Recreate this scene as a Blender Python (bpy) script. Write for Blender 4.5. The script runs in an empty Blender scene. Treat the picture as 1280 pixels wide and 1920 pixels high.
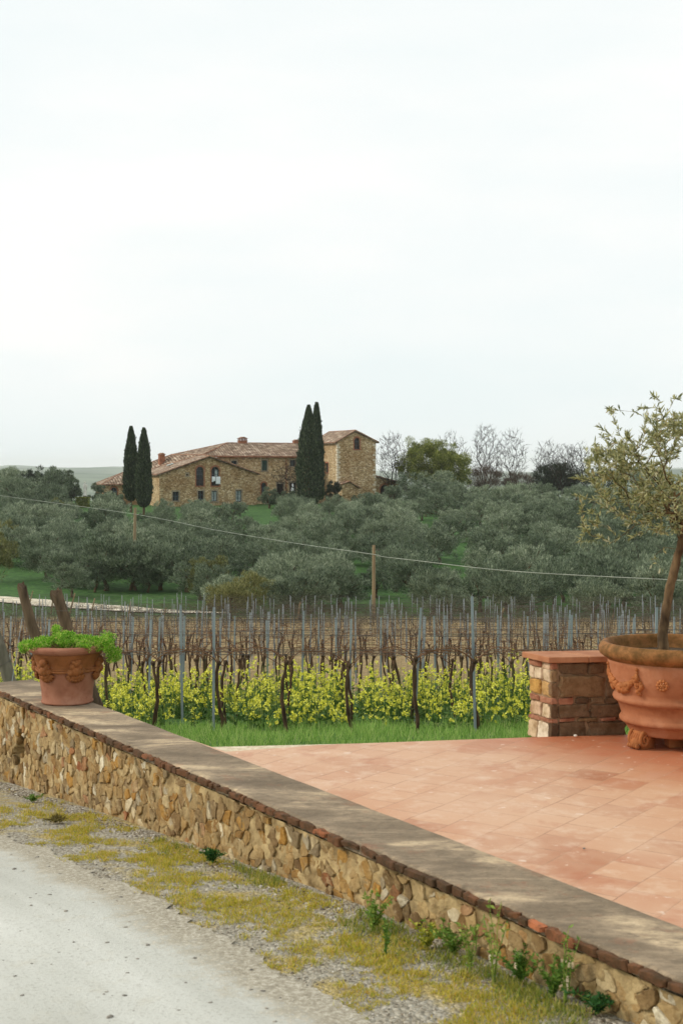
import bpy, bmesh, math, random
import numpy as np
from mathutils import Vector, Matrix, noise
R = math.radians
S = bpy.context.scene
COL = S.collection

# ---------------------------------------------------------------- camera
FP = 2600.0                       # focal length in pixels of the 1280 x 1920 photograph
CAMZ = 1.9
HOR = 880.0
cd = bpy.data.cameras.new('camera'); cam = bpy.data.objects.new('camera', cd); COL.objects.link(cam)
cam.location = (0, 0, CAMZ); cam.rotation_euler = (R(90), 0, 0)
cd.sensor_fit = 'VERTICAL'; cd.sensor_height = 36; cd.lens = 36*FP/1920
cd.shift_y = -(960-HOR)/1920; cd.clip_end = 20000; cd.clip_start = .1
cd.dof.use_dof = True; cd.dof.focus_distance = 22; cd.dof.aperture_fstop = 6.3
S.camera = cam
# ---------------------------------------------------------------- sky and sun
SUN_EL, SUN_AZ = 33, -86          # azimuth: degrees clockwise from +Y (the view direction)
W = bpy.data.worlds.new('World'); S.world = W; W.use_nodes = True
nt = W.node_tree; nt.nodes.clear()
N = nt.nodes.new; L = nt.links.new
out = N('ShaderNodeOutputWorld'); bg = N('ShaderNodeBackground'); bg.inputs['Strength'].default_value = .1
sky = N('ShaderNodeTexSky'); sky.sky_type = 'NISHITA'; sky.sun_disc = False
sky.sun_elevation = R(SUN_EL); sky.sun_rotation = R(SUN_AZ); sky.dust_density = 3
tc = N('ShaderNodeTexCoord'); mp = N('ShaderNodeMapping'); mp.inputs['Scale'].default_value = (1, 1, 3.4)
nz = N('ShaderNodeTexNoise'); nz.inputs['Scale'].default_value = 2.1; nz.inputs['Detail'].default_value = 6; nz.inputs['Roughness'].default_value = .5
L(tc.outputs['Generated'], mp.inputs[0]); L(mp.outputs[0], nz.inputs['Vector'])
cr = N('ShaderNodeValToRGB'); e = cr.color_ramp.elements
e[0].position = .36; e[0].color = (9.2, 9.95, 9.95, 1); e[1].position = .60; e[1].color = (10.6, 10.6, 10.4, 1)
m1 = e = cr.color_ramp.elements.new(.5); m1.color = (9.9, 10.3, 10.2, 1)
L(nz.outputs['Fac'], cr.inputs[0])
mx = N('ShaderNodeMix'); mx.data_type = 'RGBA'; mx.inputs[0].default_value = .95
L(sky.outputs[0], mx.inputs[6]); L(cr.outputs[0], mx.inputs[7]); L(mx.outputs[2], bg.inputs['Color']); L(bg.outputs[0], out.inputs[0])
sd = bpy.data.lights.new('sun', 'SUN'); sd.energy = 2.3; sd.angle = R(9); sd.color = (1, .93, .82)
so = bpy.data.objects.new('sun', sd); COL.objects.link(so)
_d = Vector((math.sin(R(SUN_AZ))*math.cos(R(SUN_EL)), math.cos(R(SUN_AZ))*math.cos(R(SUN_EL)), math.sin(R(SUN_EL))))
so.rotation_euler = _d.to_track_quat('Z', 'Y').to_euler(); so.location = _d*60
S.view_settings.view_transform = 'Standard'; S.view_settings.look = 'None'; S.view_settings.gamma = 1
S.view_settings.exposure = 0
S.cycles.use_denoising = True; S.cycles.max_bounces = 8; S.cycles.diffuse_bounces = 3; S.cycles.transmission_bounces = 4
S.cycles.volume_bounces = 4; S.cycles.use_adaptive_sampling = True; S.cycles.adaptive_threshold = .02

# ---------------------------------------------------------------- helpers
def px(x, y, Y):                  # a point of the place seen at pixel x, y and standing Y metres off
    return Vector(((x-640)*Y/FP, Y, CAMZ-(y-HOR)*Y/FP))
def lin(c):
    return tuple(((v/255)/12.92 if v/255 <= .04045 else ((v/255+.055)/1.055)**2.4) for v in c)
class MB:
    def __init__(s): s.v = []; s.f = []; s.uv = None
    def add(s, vs, fs):
        b = len(s.v); s.v += [tuple(v) for v in vs]; s.f += [tuple(i+b for i in f) for f in fs]
    def box(s, x0, x1, y0, y1, z0, z1, M=None):
        vs = [(x, y, z) for z in (z0, z1) for y in (y0, y1) for x in (x0, x1)]
        if M: vs = [M @ Vector(v) for v in vs]
        s.add(vs, [(0, 2, 3, 1), (4, 5, 7, 6), (0, 1, 5, 4), (2, 6, 7, 3), (0, 4, 6, 2), (1, 3, 7, 5)])
    def tube(s, pts, rads, seg=6, cap=True):
        pts = [Vector(p) for p in pts]; n = len(pts)
        if isinstance(rads, (int, float)): rads = [rads]*n
        b = len(s.v); a = None
        for i, p in enumerate(pts):
            t = (pts[min(i+1, n-1)]-pts[max(i-1, 0)])
            if t.length < 1e-9: t = Vector((0, 0, 1))
            t.normalize()
            if a is None: a = t.orthogonal().normalized()
            else:
                a = a-t*a.dot(t)
                a = a.normalized() if a.length > 1e-6 else t.orthogonal().normalized()
            c = t.cross(a)
            for k in range(seg):
                w = 2*math.pi*k/seg
                s.v.append(tuple(p+(a*math.cos(w)+c*math.sin(w))*rads[i]))
        for i in range(n-1):
            for k in range(seg):
                k2 = (k+1) % seg
                s.f.append((b+i*seg+k, b+i*seg+k2, b+(i+1)*seg+k2, b+(i+1)*seg+k))
        if cap:
            s.f.append(tuple(b+k for k in reversed(range(seg)))); s.f.append(tuple(b+(n-1)*seg+k for k in range(seg)))
    def lathe(s, prof, seg=48, M=None, wob=None):
        b = len(s.v); n = len(prof)
        for r, z in prof:
            for k in range(seg):
                w = 2*math.pi*k/seg; rr = r*(1+(wob(w, z) if wob else 0))
                p = Vector((rr*math.cos(w), rr*math.sin(w), z))
                s.v.append(tuple(M @ p if M else p))
        for i in range(n-1):
            for k in range(seg):
                k2 = (k+1) % seg
                s.f.append((b+i*seg+k, b+i*seg+k2, b+(i+1)*seg+k2, b+(i+1)*seg+k))
        s.f.append(tuple(b+k for k in reversed(range(seg)))); s.f.append(tuple(b+(n-1)*seg+k for k in range(seg)))
    def ball(s, c, r, sc=(1, 1, 1), seg=8, rings=5, jit=0, rng=random):
        b = len(s.v); c = Vector(c); s.v.append(tuple(c+Vector((0, 0, -r*sc[2]))))
        for i in range(1, rings):
            ph = math.pi*i/rings-math.pi/2
            for k in range(seg):
                w = 2*math.pi*k/seg; q = r*(1+rng.uniform(-jit, jit))
                s.v.append((c.x+q*sc[0]*math.cos(ph)*math.cos(w), c.y+q*sc[1]*math.cos(ph)*math.sin(w), c.z+q*sc[2]*math.sin(ph)))
        s.v.append(tuple(c+Vector((0, 0, r*sc[2])))); top = len(s.v)-1
        for k in range(seg):
            k2 = (k+1) % seg; s.f.append((b, b+1+k2, b+1+k)); s.f.append((top, top-seg+k, top-seg+k2))
        for i in range(rings-2):
            for k in range(seg):
                k2 = (k+1) % seg; o = b+1+i*seg
                s.f.append((o+k, o+k2, o+seg+k2, o+seg+k))
    def mesh(s, name, mat, smooth=False):
        me = bpy.data.meshes.new(name); me.from_pydata(s.v, [], s.f)
        if smooth: me.polygons.foreach_set('use_smooth', [True]*len(me.polygons))
        if mat: me.materials.append(mat)
        me.update(); return me
    def obj(s, name, mat, parent=None, smooth=False, loc=None, rz=0):
        return mk(name, s.mesh(name, mat, smooth), parent, loc, rz)
def npmesh(name, V, F, mat, smooth=False):
    """V (n,3), F (m,k) arrays with a fixed k"""
    V = np.asarray(V, dtype=np.float32); F = np.asarray(F, dtype=np.int32)
    me = bpy.data.meshes.new(name); me.vertices.add(len(V)); me.vertices.foreach_set('co', V.ravel())
    k = F.shape[1]; me.loops.add(F.size); me.loops.foreach_set('vertex_index', F.ravel())
    me.polygons.add(len(F)); me.polygons.foreach_set('loop_start', np.arange(0, F.size, k, dtype=np.int32))
    me.polygons.foreach_set('loop_total', np.full(len(F), k, dtype=np.int32))
    if smooth: me.polygons.foreach_set('use_smooth', np.ones(len(F), dtype=bool))
    me.materials.append(mat); me.update(calc_edges=True); me.validate(); return me
def mk(name, me, parent=None, loc=None, rz=0):
    o = bpy.data.objects.new(name, me); COL.objects.link(o)
    if parent: o.parent = parent
    if loc is not None: o.location = loc
    if rz: o.rotation_euler = (0, 0, rz)
    return o
def tag(o, label, cat, group=None, kind=None):
    o['label'] = label; o['category'] = cat
    if group: o['group'] = group
    if kind: o['kind'] = kind
    return o
def thing(name, label, cat, loc=(0, 0, 0), rz=0, group=None):
    return tag(mk(name, None, None, loc, rz), label, cat, group)
def struct(o): o['kind'] = 'structure'; return o
def leafquads(P, D, Ln, Wd, rs, fold=0.0):
    """P base points, D unit directions, Ln lengths, Wd widths: one diamond of two triangles each"""
    n = len(P); rnd = rs.normal(size=(n, 3)); sd_ = np.cross(D, rnd); sd_ /= np.linalg.norm(sd_, axis=1)[:, None]+1e-9
    a = P; c = P+D*Ln[:, None]; m = P+D*(Ln*.45)[:, None]; up = np.cross(sd_, D)
    b = m+sd_*(Wd*.5)[:, None]+up*(Wd*fold)[:, None]; d = m-sd_*(Wd*.5)[:, None]+up*(Wd*fold)[:, None]
    V = np.stack([a, b, c, d], 1).reshape(-1, 3); F = np.arange(4*n).reshape(-1, 4)
    return V, F
def unit(a): return a/(np.linalg.norm(a, axis=-1, keepdims=True)+1e-9)
ORD = ['', 'first', 'second', 'third', 'fourth', 'fifth', 'sixth', 'seventh', 'eighth', 'ninth', 'tenth', 'eleventh', 'twelfth', 'thirteenth',
       'fourteenth', 'fifteenth', 'sixteenth', 'seventeenth', 'eighteenth', 'nineteenth', 'twentieth']
def ordn(n):
    if n <= 20: return ORD[n]
    return {2: 'twenty', 3: 'thirty', 4: 'forty'}[n//10]+'-'+ORD[n % 10] if n % 10 else {3: 'thirtieth', 4: 'fortieth'}[n//10]

# ---------------------------------------------------------------- materials
def newmat(name):
    m = bpy.data.materials.new(name); m.use_nodes = True; m.node_tree.nodes.clear(); return m
class G:
    """small wrapper round a node tree"""
    def __init__(s, name):
        s.m = newmat(name); s.t = s.m.node_tree; s.o = s.n('OutputMaterial'); s.b = s.n('BsdfPrincipled'); s.l(s.b.outputs[0], s.o.inputs[0])
        s.b.inputs['Specular IOR Level'].default_value = .25
    def n(s, k, **kw):
        x = s.t.nodes.new('ShaderNode'+k)
        for a, v in kw.items(): setattr(x, a, v)
        return x
    def l(s, a, b): s.t.links.new(a, b)
    def coord(s, kind='Object', scale=(1, 1, 1), rot=(0, 0, 0)):
        c = s.n('TexCoord') if kind != 'World' else s.n('NewGeometry')
        m = s.n('Mapping'); m.inputs['Scale'].default_value = scale; m.inputs['Rotation'].default_value = rot
        s.l(c.outputs['Position' if kind == 'World' else kind], m.inputs[0]); return m.outputs[0]
    def noise(s, vec, scale, detail=5, rough=.55, dist=0):
        x = s.n('TexNoise'); x.inputs['Scale'].default_value = scale; x.inputs['Detail'].default_value = detail
        x.inputs['Roughness'].default_value = rough; x.inputs['Distortion'].default_value = dist; s.l(vec, x.inputs['Vector']); return x.outputs['Fac']
    def ramp(s, fac, stops, interp='LINEAR'):
        r = s.n('ValToRGB'); r.color_ramp.interpolation = interp; el = r.color_ramp.elements
        for i, (p, c) in enumerate(stops):
            e = el[i] if i < 2 else el.new(p)
            e.position = p; e.color = (*c, 1) if len(c) == 3 else c
        s.l(fac, r.inputs[0]); return r.outputs[0]
    def fr(s, fac, a, b, c=(0, 0, 0), d=(1, 1, 1)): return s.ramp(fac, [(a, c), (b, d)])
    def mix(s, fac, a, b, mode='MIX'):
        x = s.n('Mix'); x.data_type = 'RGBA'; x.blend_type = mode
        for v, i in ((fac, 0), (a, 6), (b, 7)):
            if isinstance(v, (int, float)): x.inputs[i].default_value = v
            elif isinstance(v, tuple): x.inputs[i].default_value = (*v, 1)
            else: s.l(v, x.inputs[i])
        return x.outputs[2]
    def math(s, op, a, b=0.5, clamp=False):
        x = s.n('Math'); x.operation = op; x.use_clamp = clamp
        for v, i in ((a, 0), (b, 1)):
            if isinstance(v, (int, float)): x.inputs[i].default_value = v
            else: s.l(v, x.inputs[i])
        return x.outputs[0]
    def island(s): return s.n('NewGeometry').outputs['Random Per Island']
    def orand(s): return s.n('ObjectInfo').outputs['Random']
    def bump(s, h, strength=.5, dist=.01, prev=None):
        b = s.n('Bump'); b.inputs['Strength'].default_value = strength; b.inputs['Distance'].default_value = dist; s.l(h, b.inputs['Height'])
        if prev: s.l(prev, b.inputs['Normal'])
        s.l(b.outputs[0], s.b.inputs['Normal']); return b.outputs[0]
    def col(s, c, rough=.8):
        if isinstance(c, tuple): s.b.inputs['Base Color'].default_value = (*c, 1)
        else: s.l(c, s.b.inputs['Base Color'])
        s.b.inputs['Roughness'].default_value = rough
    def translucent(s, c, fac):
        t = s.n('BsdfTranslucent'); mx_ = s.n('MixShader'); mx_.inputs[0].default_value = fac
        if isinstance(c, tuple): t.inputs[0].default_value = (*c, 1)
        else: s.l(c, t.inputs[0])
        s.l(s.b.outputs[0], mx_.inputs[1]); s.l(t.outputs[0], mx_.inputs[2]); s.l(mx_.outputs[0], s.o.inputs[0])
def leafmat(name, stops, obj=.35, trans=.25, rough=.6, nscale=0):
    g = G(name); f = g.math('ADD', g.math('MULTIPLY', g.island(), 1-obj), g.math('MULTIPLY', g.orand(), obj))
    if nscale:
        f = g.math('ADD', g.math('MULTIPLY', f, .55), g.math('MULTIPLY', g.fr(g.noise(g.coord('Object'), nscale, 2), .35, .65), .45))
    c = g.ramp(f, stops); g.col(c, rough)
    if trans: g.translucent(c, trans)
    return g.m
def simple(name, c0, c1, scale=8, rough=.8, bump=.3, bscale=40, dist=.004, sc=(1, 1, 1), metallic=0, obj=0, a=.35, b=.65):
    g = G(name); v = g.coord('Object', sc); f = g.noise(v, scale)
    f = g.fr(f, a, b)
    c = g.mix(f, c0, c1)
    if obj: c = g.mix(1, c, g.ramp(g.orand(), [(0, (1-obj,)*3), (1, (1+obj,)*3)]), 'MULTIPLY')
    g.col(c, rough); g.b.inputs['Metallic'].default_value = metallic
    if bump: g.bump(g.noise(v, bscale), bump, dist)
    return g.m
# ================================================================ GROUND
HY = [(-60, -.1), (0, -.15), (3, -.2), (5, -.225), (7, -.30), (8.6, -.44), (10, -.56), (12, -.77), (14, -.97), (16, -1.22), (18, -1.53), (20.2, -1.83),
      (25, -2.43), (30, -3.0), (50, -4.9), (68, -6.2), (83, -7.2), (92, -7.6), (105, -7.45), (120, -7.0), (150, -5.7), (180, -4.35), (205, -3.4), (235, -3.4),
      (270, -6), (400, -25), (900, -48), (9000, -48)]
HX_, HZ_ = zip(*HY)
def hgt(x, y):
    z = float(np.interp(y, HX_, HZ_))
    if y > 13:
        z += .05*noise.noise(Vector((x*.3, y*.3, 0)))*min(1, (y-13)/10)
    if y > 1200:
        k = min(1, (y-1200)/2600); k = k*k*(3-2*k)
        z += k*(33+34*noise.fractal(Vector((x*.0011+3.1, y*.0012, 1.7)), 1, 2, 4)+min(12, max(0, -x*.010)))
    return z
def gpt(x, y, dz=0):              # the point of the ground seen at pixel x, y
    Y = 8.0
    for _ in range(40): Y = .5*Y+.5*FP*(CAMZ-hgt((x-640)*Y/FP, Y)-dz)/(y-HOR)
    X = (x-640)*Y/FP
    return Vector((X, Y, hgt(X, Y)+dz))
def sheet(name, mat, rows, cols, fn, dz=0):
    V = []; F = []
    for i in range(rows+1):
        for j in range(cols+1):
            x, y = fn(i/rows, j/cols); V.append((x, y, hgt(x, y)+(dz(x, y) if callable(dz) else dz)))
    for i in range(rows):
        for j in range(cols):
            a = i*(cols+1)+j; F.append((a, a+1, a+cols+2, a+cols+1))
    return mk(name, npmesh(name, V, F, mat, True))
# ground: grass, and bare tilled soil where the vines stand
g = G('ground_mat'); P = g.coord('World'); sx = g.n('SeparateXYZ'); g.l(P, sx.inputs[0])
n1 = g.noise(P, .25, 6); n2 = g.noise(P, 2.2, 6, .65); n3 = g.noise(P, 5, 7, .85)
grass = g.ramp(n2, [(.3, lin((38, 66, 30))), (.5, lin((56, 92, 40))), (.7, lin((82, 116, 52)))])
soil = g.ramp(n3, [(.3, lin((80, 66, 42))), (.46, lin((124, 104, 70))), (.56, lin((164, 140, 98))), (.7, lin((214, 192, 150)))])
soil = g.mix(g.fr(n2, .56, .68), soil, lin((70, 92, 40)))
ya = g.math('ADD', sx.outputs[1], g.math('MULTIPLY', n2, 7.0))
m1_ = g.fr(g.math('DIVIDE', ya, 100.0), .31, .36); m2_ = g.fr(g.math('DIVIDE', ya, 100.0), .885, .92, (1, 1, 1), (0, 0, 0))
c = g.mix(g.mix(1, m1_, m2_, 'MULTIPLY'), grass, soil)
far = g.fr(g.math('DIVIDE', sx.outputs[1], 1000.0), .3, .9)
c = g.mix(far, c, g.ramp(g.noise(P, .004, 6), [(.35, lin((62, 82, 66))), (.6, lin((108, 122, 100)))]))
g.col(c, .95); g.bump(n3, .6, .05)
ys = sorted(set([-60, -30, -15, -8, -4, -1] + [h for h, _ in HY if h > -1 and h < 401] + list(np.arange(0, 20, .5)) + list(np.arange(20, 60, 1.5)) + list(np.arange(60, 240, 3)) + list(np.geomspace(240, 9000, 70))))
def gf(u, v):
    y = ys[min(len(ys)-1, int(round(u*(len(ys)-1))))]; t = v*2-1
    return (math.copysign(abs(t)**1.5, t)*(30+.85*abs(y)), y)
def gdz(x, y): return -.05 if y < 12.2 else 0
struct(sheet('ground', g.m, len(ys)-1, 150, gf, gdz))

# the wall line: P0 at s = 0, s runs towards the camera, o runs across into the terrace
P0 = Vector((-2.92, 11.87, 0)); SD = Vector((.5256, -.8507, 0)); ND = Vector((.8507, .5256, 0))
def wl(s, o, z=0): p = P0+SD*s+ND*o; return Vector((p.x, p.y, z))
# verge: gravel and thin moss between wall and road
g = G('verge_mat'); P = g.coord('World')
n1 = g.noise(P, 3.2, 5, .6); n2 = g.noise(P, 34, 5, .75); vo = g.n('TexVoronoi'); vo.inputs['Scale'].default_value = 55; g.l(P, vo.inputs['Vector'])
grav = g.ramp(vo.outputs['Color'], [(.1, lin((120, 112, 98))), (.5, lin((168, 160, 142))), (.9, lin((214, 208, 192)))])
grav = g.mix(.5, grav, g.ramp(n2, [(.3, lin((96, 88, 72))), (.55, lin((170, 162, 144))), (.75, lin((220, 216, 202)))]))
moss = g.ramp(n2, [(.3, lin((128, 112, 60))), (.55, lin((190, 168, 100))), (.75, lin((212, 192, 132)))])
c = g.mix(g.fr(n1, .5, .62, (0, 0, 0), (.8,)*3), grav, moss)
g.col(c, .95); g.bump(g.math('ADD', n2, g.math('MULTIPLY', vo.outputs['Distance'], -1.2)), .9, .02)
def vedge(s): return -.82-.16*noise.noise(Vector((s*.9, 1, 0)))-.06*noise.noise(Vector((s*4, 2, 0)))-(.25 if s < 2 else 0)*(2-s)/2
def vf(u, v):
    s = -6+u*17; o = .3+(vedge(s)-.35-.3)*v; p = wl(s, o); return (p.x, p.y)
struct(sheet('verge', g.m, 170, 16, vf, -.012))
# road: pale packed dust
g = G('road_mat'); P = g.coord('World'); Pm = g.n('Mapping'); Pm.vector_type = 'TEXTURE'; Pm.inputs['Rotation'].default_value = (0, 0, R(-58.3)); Pm.inputs['Scale'].default_value = (3.2, .55, 1); g.l(P, Pm.inputs[0])
n1 = g.noise(Pm.outputs[0], .9, 5, .6); n2 = g.noise(P, 60, 4, .7); n3 = g.noise(P, 7, 6, .7)
c = g.ramp(n1, [(.3, lin((164, 163, 153))), (.5, lin((188, 188, 179))), (.7, lin((206, 206, 198)))])
c = g.mix(g.fr(n3, .55, .75, (0, 0, 0), (.5,)*3), c, lin((184, 178, 160)))
c = g.mix(g.fr(n2, .52, .74, (0, 0, 0), (.7,)*3), c, lin((138, 134, 122)))
ea = g.n('Attribute'); ea.attribute_name = 'edge'; n4 = g.noise(P, 40, 6, .85)
ef = g.math('SUBTRACT', g.math('ADD', g.math('MULTIPLY', n4, 1.1), g.math('MULTIPLY', n3, .5)), g.math('MULTIPLY', ea.outputs['Fac'], 1.5))
gr2 = g.ramp(n4, [(.3, lin((104, 96, 80))), (.5, lin((160, 152, 134))), (.66, lin((206, 200, 184)))])
c = g.mix(g.fr(ef, .3, .52), c, gr2)
g.col(c, .95); g.bump(g.math('ADD', n2, n4), .5, .008)
def rf(u, v):
    s = -8+u*19; p = wl(s, vedge(s)+.06*noise.noise(Vector((s*14, 5, 0)))-(v**2)*6.0); return (p.x, p.y)
struct(sheet('road', g.m, 500, 24, rf, -.004)); ro = bpy.data.objects['road']; at_ = ro.data.attributes.new('edge', 'FLOAT', 'POINT'); at_.data.foreach_set('value', [((i % 25)/24)**2*6 for i in range(501*25)])
# the pale farm track beyond the vines
tr = [(-60, 122), (-40, 109), (-25, 100), (-18, 95.5), (-12, 92), (-9, 91), (-7.5, 90.6)]
def tf(u, v):
    t = u*(len(tr)-1); i = min(int(t), len(tr)-2); k = t-i
    x = tr[i][0]*(1-k)+tr[i+1][0]*k; y = tr[i][1]*(1-k)+tr[i+1][1]*k
    return (x, y+(v-.5)*(4.6-3.0*u)*(1+.25*noise.noise(Vector((x*.4, v, 0)))))
m_track = simple('track_mat', lin((196, 184, 158)), lin((226, 218, 198)), 1.2, .95, .4, 8, .03)
struct(sheet('track', m_track, 60, 8, tf, .09))

# ================================================================ STONE BUILDING
def clip(poly, px_, py_, nx, ny):
    res = []; n = len(poly)
    for i in range(n):
        a = poly[i]; b = poly[(i+1) % n]
        da = (a[0]-px_)*nx+(a[1]-py_)*ny; db = (b[0]-px_)*nx+(b[1]-py_)*ny
        if da <= 0: res.append(a)
        if (da < 0) != (db < 0) and da != db:
            t = da/(da-db); res.append((a[0]+(b[0]-a[0])*t, a[1]+(b[1]-a[1])*t))
    return res
def voronoi(w0, w1, h0, h1, sx_, sy_, rng, jit=.42, stag=True, drop=0):
    nx_ = int((w1-w0)/sx_)+1; ny_ = int((h1-h0)/sy_)+1; pts = {}
    for i in range(-2, nx_+2):
        for j in range(-2, ny_+2):
            pts[i, j] = (w0+(i+.5+(.5 if stag and j % 2 else 0)+rng.uniform(-jit, jit))*sx_, h0+(j+.5+rng.uniform(-jit, jit))*sy_)
    if drop:
        for k_ in [k_ for k_ in pts if rng.random() < drop]: del pts[k_]
    cells = []
    for (i, j), p in pts.items():
        if not (w0 < p[0] < w1 and h0 < p[1] < h1): continue
        poly = [(w0, h0), (w1, h0), (w1, h1), (w0, h1)]
        for di in (-2, -1, 0, 1, 2):
            for dj in (-2, -1, 0, 1, 2):
                q = pts.get((i+di, j+dj))
                if q is None or (di == 0 and dj == 0): continue
                poly = clip(poly, (p[0]+q[0])/2, (p[1]+q[1])/2, q[0]-p[0], q[1]-p[1])
                if len(poly) < 3: break
        if len(poly) >= 3: cells.append((p, poly))
    return cells
def stone(mb, poly, o, eu, ev, en, depth, gap, rng, base=-.02, rnd=.18, warp=0):
    """one stone: a polygon in the (eu, ev) face plane pushed out along en with rounded, chipped edges"""
    cx = sum(p[0] for p in poly)/len(poly); cy = sum(p[1] for p in poly)/len(poly)
    pts = []
    n = len(poly)
    for i in range(n):
        a = poly[i]; b = poly[(i+1) % n]; le = math.hypot(a[0]-b[0], a[1]-b[1])
        if le < .006: continue
        k = max(1, min(6, int(le/.020)))
        for q in range(k):
            t = (q+.12+rng.uniform(0, .2))/k if k > 1 else .5
            pts.append((a[0]+(b[0]-a[0])*t, a[1]+(b[1]-a[1])*t))
            if k == 1 and le > .02: pts[-1] = (a[0]*.85+b[0]*.15, a[1]*.85+b[1]*.15); pts.append((a[0]*.15+b[0]*.85, a[1]*.15+b[1]*.85))
    if len(pts) < 3: return
    m = len(pts); size = sum(math.hypot(p[0]-cx, p[1]-cy) for p in pts)/m
    if size < gap*1.3: return
    jt = [1+rng.uniform(-.10, .06) for _ in pts]; tx, ty = rng.uniform(-.5, .5), rng.uniform(-.5, .5)
    b = len(mb.v)
    g0 = 1-gap/size
    for sc, d in ((g0, base), (g0, depth*.35), (g0*(1-rnd*.45), depth*.85), (g0*(1-rnd*1.9), depth)):
        for p, j in zip(pts, jt):
            u = (p[0]-cx)*sc*j; v = (p[1]-cy)*sc*j
            dd = d if d <= 0 else d*(1+.16*noise.noise(Vector(((cx+u)*22, (cy+v)*22, 4))))+(tx*u+ty*v)*.3
            if warp:
                q_ = Vector(((cx+u)*17, (cy+v)*17, 2)); u += warp*noise.noise(q_); v += warp*noise.noise(q_+Vector((5, 9, 3)))
            mb.v.append(tuple(o+eu*(cx+u)+ev*(cy+v)+en*dd))
    mb.v.append(tuple(o+eu*cx+ev*cy+en*depth*1.05))
    for r_ in range(3):
        for k in range(m):
            k2 = (k+1) % m; mb.f.append((b+r_*m+k, b+r_*m+k2, b+(r_+1)*m+k2, b+(r_+1)*m+k))
    for k in range(m): mb.f.append((b+3*m+k, b+3*m+(k+1) % m, b+4*m))
def stonemat(name, stops, dirt=lin((70, 56, 34)), nscale=24, bump=.6, blot=False):
    g = G(name); v = g.coord('Object'); i_ = g.island(); c = g.ramp(i_, stops)
    n_ = g.noise(v, nscale, 6, .7); n2_ = g.noise(v, 3.5, 4, .6); n3_ = g.noise(v, nscale*4, 4, .7)
    c = g.mix(g.fr(n_, .42, .7, (0, 0, 0), (.6,)*3), c, g.mix(1, c, lin((150, 128, 86)), 'MULTIPLY'))
    c = g.mix(g.fr(n2_, .5, .7, (0, 0, 0), (.55,)*3), c, g.mix(1, c, lin((190, 160, 96)), 'MULTIPLY'))
    c = g.mix(g.fr(n3_, .58, .75, (0, 0, 0), (.45,)*3), c, dirt)
    if blot:
        n5 = g.noise(v, 2.3, 7, .75, .6); c = g.mix(g.fr(n5, .5, .62, (0, 0, 0), (.62,)*3), c, lin((96, 74, 44)))
        n6 = g.noise(v, 9, 6, .7); c = g.mix(g.fr(n6, .55, .66, (0, 0, 0), (.7,)*3), c, lin((192, 170, 128)))
    g.col(c, .9); b = g.bump(n_, bump, .012); g.bump(n3_, bump*.6, .004, b); return g.m
SW = [(0, lin((156, 126, 80))), (.12, lin((194, 166, 116))), (.24, lin((116, 88, 54))), (.36, lin((198, 174, 128))), (.48, lin((160, 124, 72))), (.58, lin((168, 146, 104))),
      (.68, lin((184, 138, 66))), (.78, lin((140, 122, 92))), (.85, lin((236, 226, 198))), (.92, lin((200, 178, 134))), (.965, lin((160, 96, 58))), (1, lin((190, 160, 108)))]
m_wallstone = stonemat('wall_stone_mat', SW, lin((84, 64, 36)), 24, .9, True)
m_mortar = simple('mortar_mat', lin((118, 96, 62)), lin((190, 166, 120)), 7, .95, .9, 60, .01)
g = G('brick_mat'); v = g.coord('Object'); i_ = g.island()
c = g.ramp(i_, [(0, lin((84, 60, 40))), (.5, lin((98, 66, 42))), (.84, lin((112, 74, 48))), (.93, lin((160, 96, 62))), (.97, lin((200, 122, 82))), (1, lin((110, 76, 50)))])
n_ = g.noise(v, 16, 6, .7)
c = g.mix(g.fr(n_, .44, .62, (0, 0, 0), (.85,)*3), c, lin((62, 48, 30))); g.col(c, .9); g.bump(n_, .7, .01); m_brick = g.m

rng = random.Random(4)
wall = thing('stone_wall', 'long low rubble stone wall with weathered brown top running from the small flower pot to the lower right corner', 'stone wall', wl(0, .2, -.8))
def rel(o): o.matrix_parent_inverse = Matrix.Translation(-o.parent.location) if not o.parent.rotation_euler.z else o.parent.matrix_world.inverted(); return o
hole = lambda s, z: ((s-.43)/.10)**2+((z+.38)/.12)**2 < 1 or ((s-.31)/.1)**2+((z+.52)/.09)**2 < 1
mb = MB()
S0, S1 = -.5, 10.6
for seed_ in (0,):
    cells = voronoi(S0, S1, -1.05, -.075, .076, .052, rng, .48, True, .3)
    for p, poly in cells:
        q = wl(p[0], 0); gz = hgt(q.x, q.y)
        if p[1] < gz-.09 or hole(p[0], p[1]) or rng.random() < .045: continue
        stone(mb, poly, wl(0, .045), SD, Vector((0, 0, 1)), -ND, rng.choice((.002, .005, .008, .012, .018)), .0015, rng, -.03, .07, .022)
rel(mb.obj('masonry', m_wallstone, wall))
# mortar face, pushed back where stones have fallen out
mb = MB(); ns, nzz = 900, 80; b0 = 0
for i in range(ns+1):
    for j in range(nzz+1):
        s = S0+(S1-S0)*i/ns; z = -1.15+1.08*j/nzz
        o = .0425+.010*noise.noise(Vector((s*20, z*20, 0)))+.005*noise.noise(Vector((s*55, z*55, 0)))+(.17 if hole(s, z) else 0)
        mb.v.append(tuple(wl(s, o, z)))
for i in range(ns):
    for j in range(nzz):
        a = i*(nzz+1)+j; mb.f.append((a, a+nzz+1, a+nzz+2, a+1))
rel(mb.obj('mortar', m_mortar, wall, True))
mb = MB()
mb.add([wl(S0, .06, -1.2), wl(S1, .06, -1.2), wl(S1, .44, -1.2), wl(S0, .44, -1.2), wl(S0, .06, -.062), wl(S1, .06, -.062), wl(S1, .44, -.062), wl(S0, .44, -.062)],
       [(0, 1, 5, 4)][:0]+[(1, 2, 6, 5), (2, 3, 7, 6), (3, 0, 4, 7), (4, 5, 6, 7)])
rel(mb.obj('core', m_mortar, wall))
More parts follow.
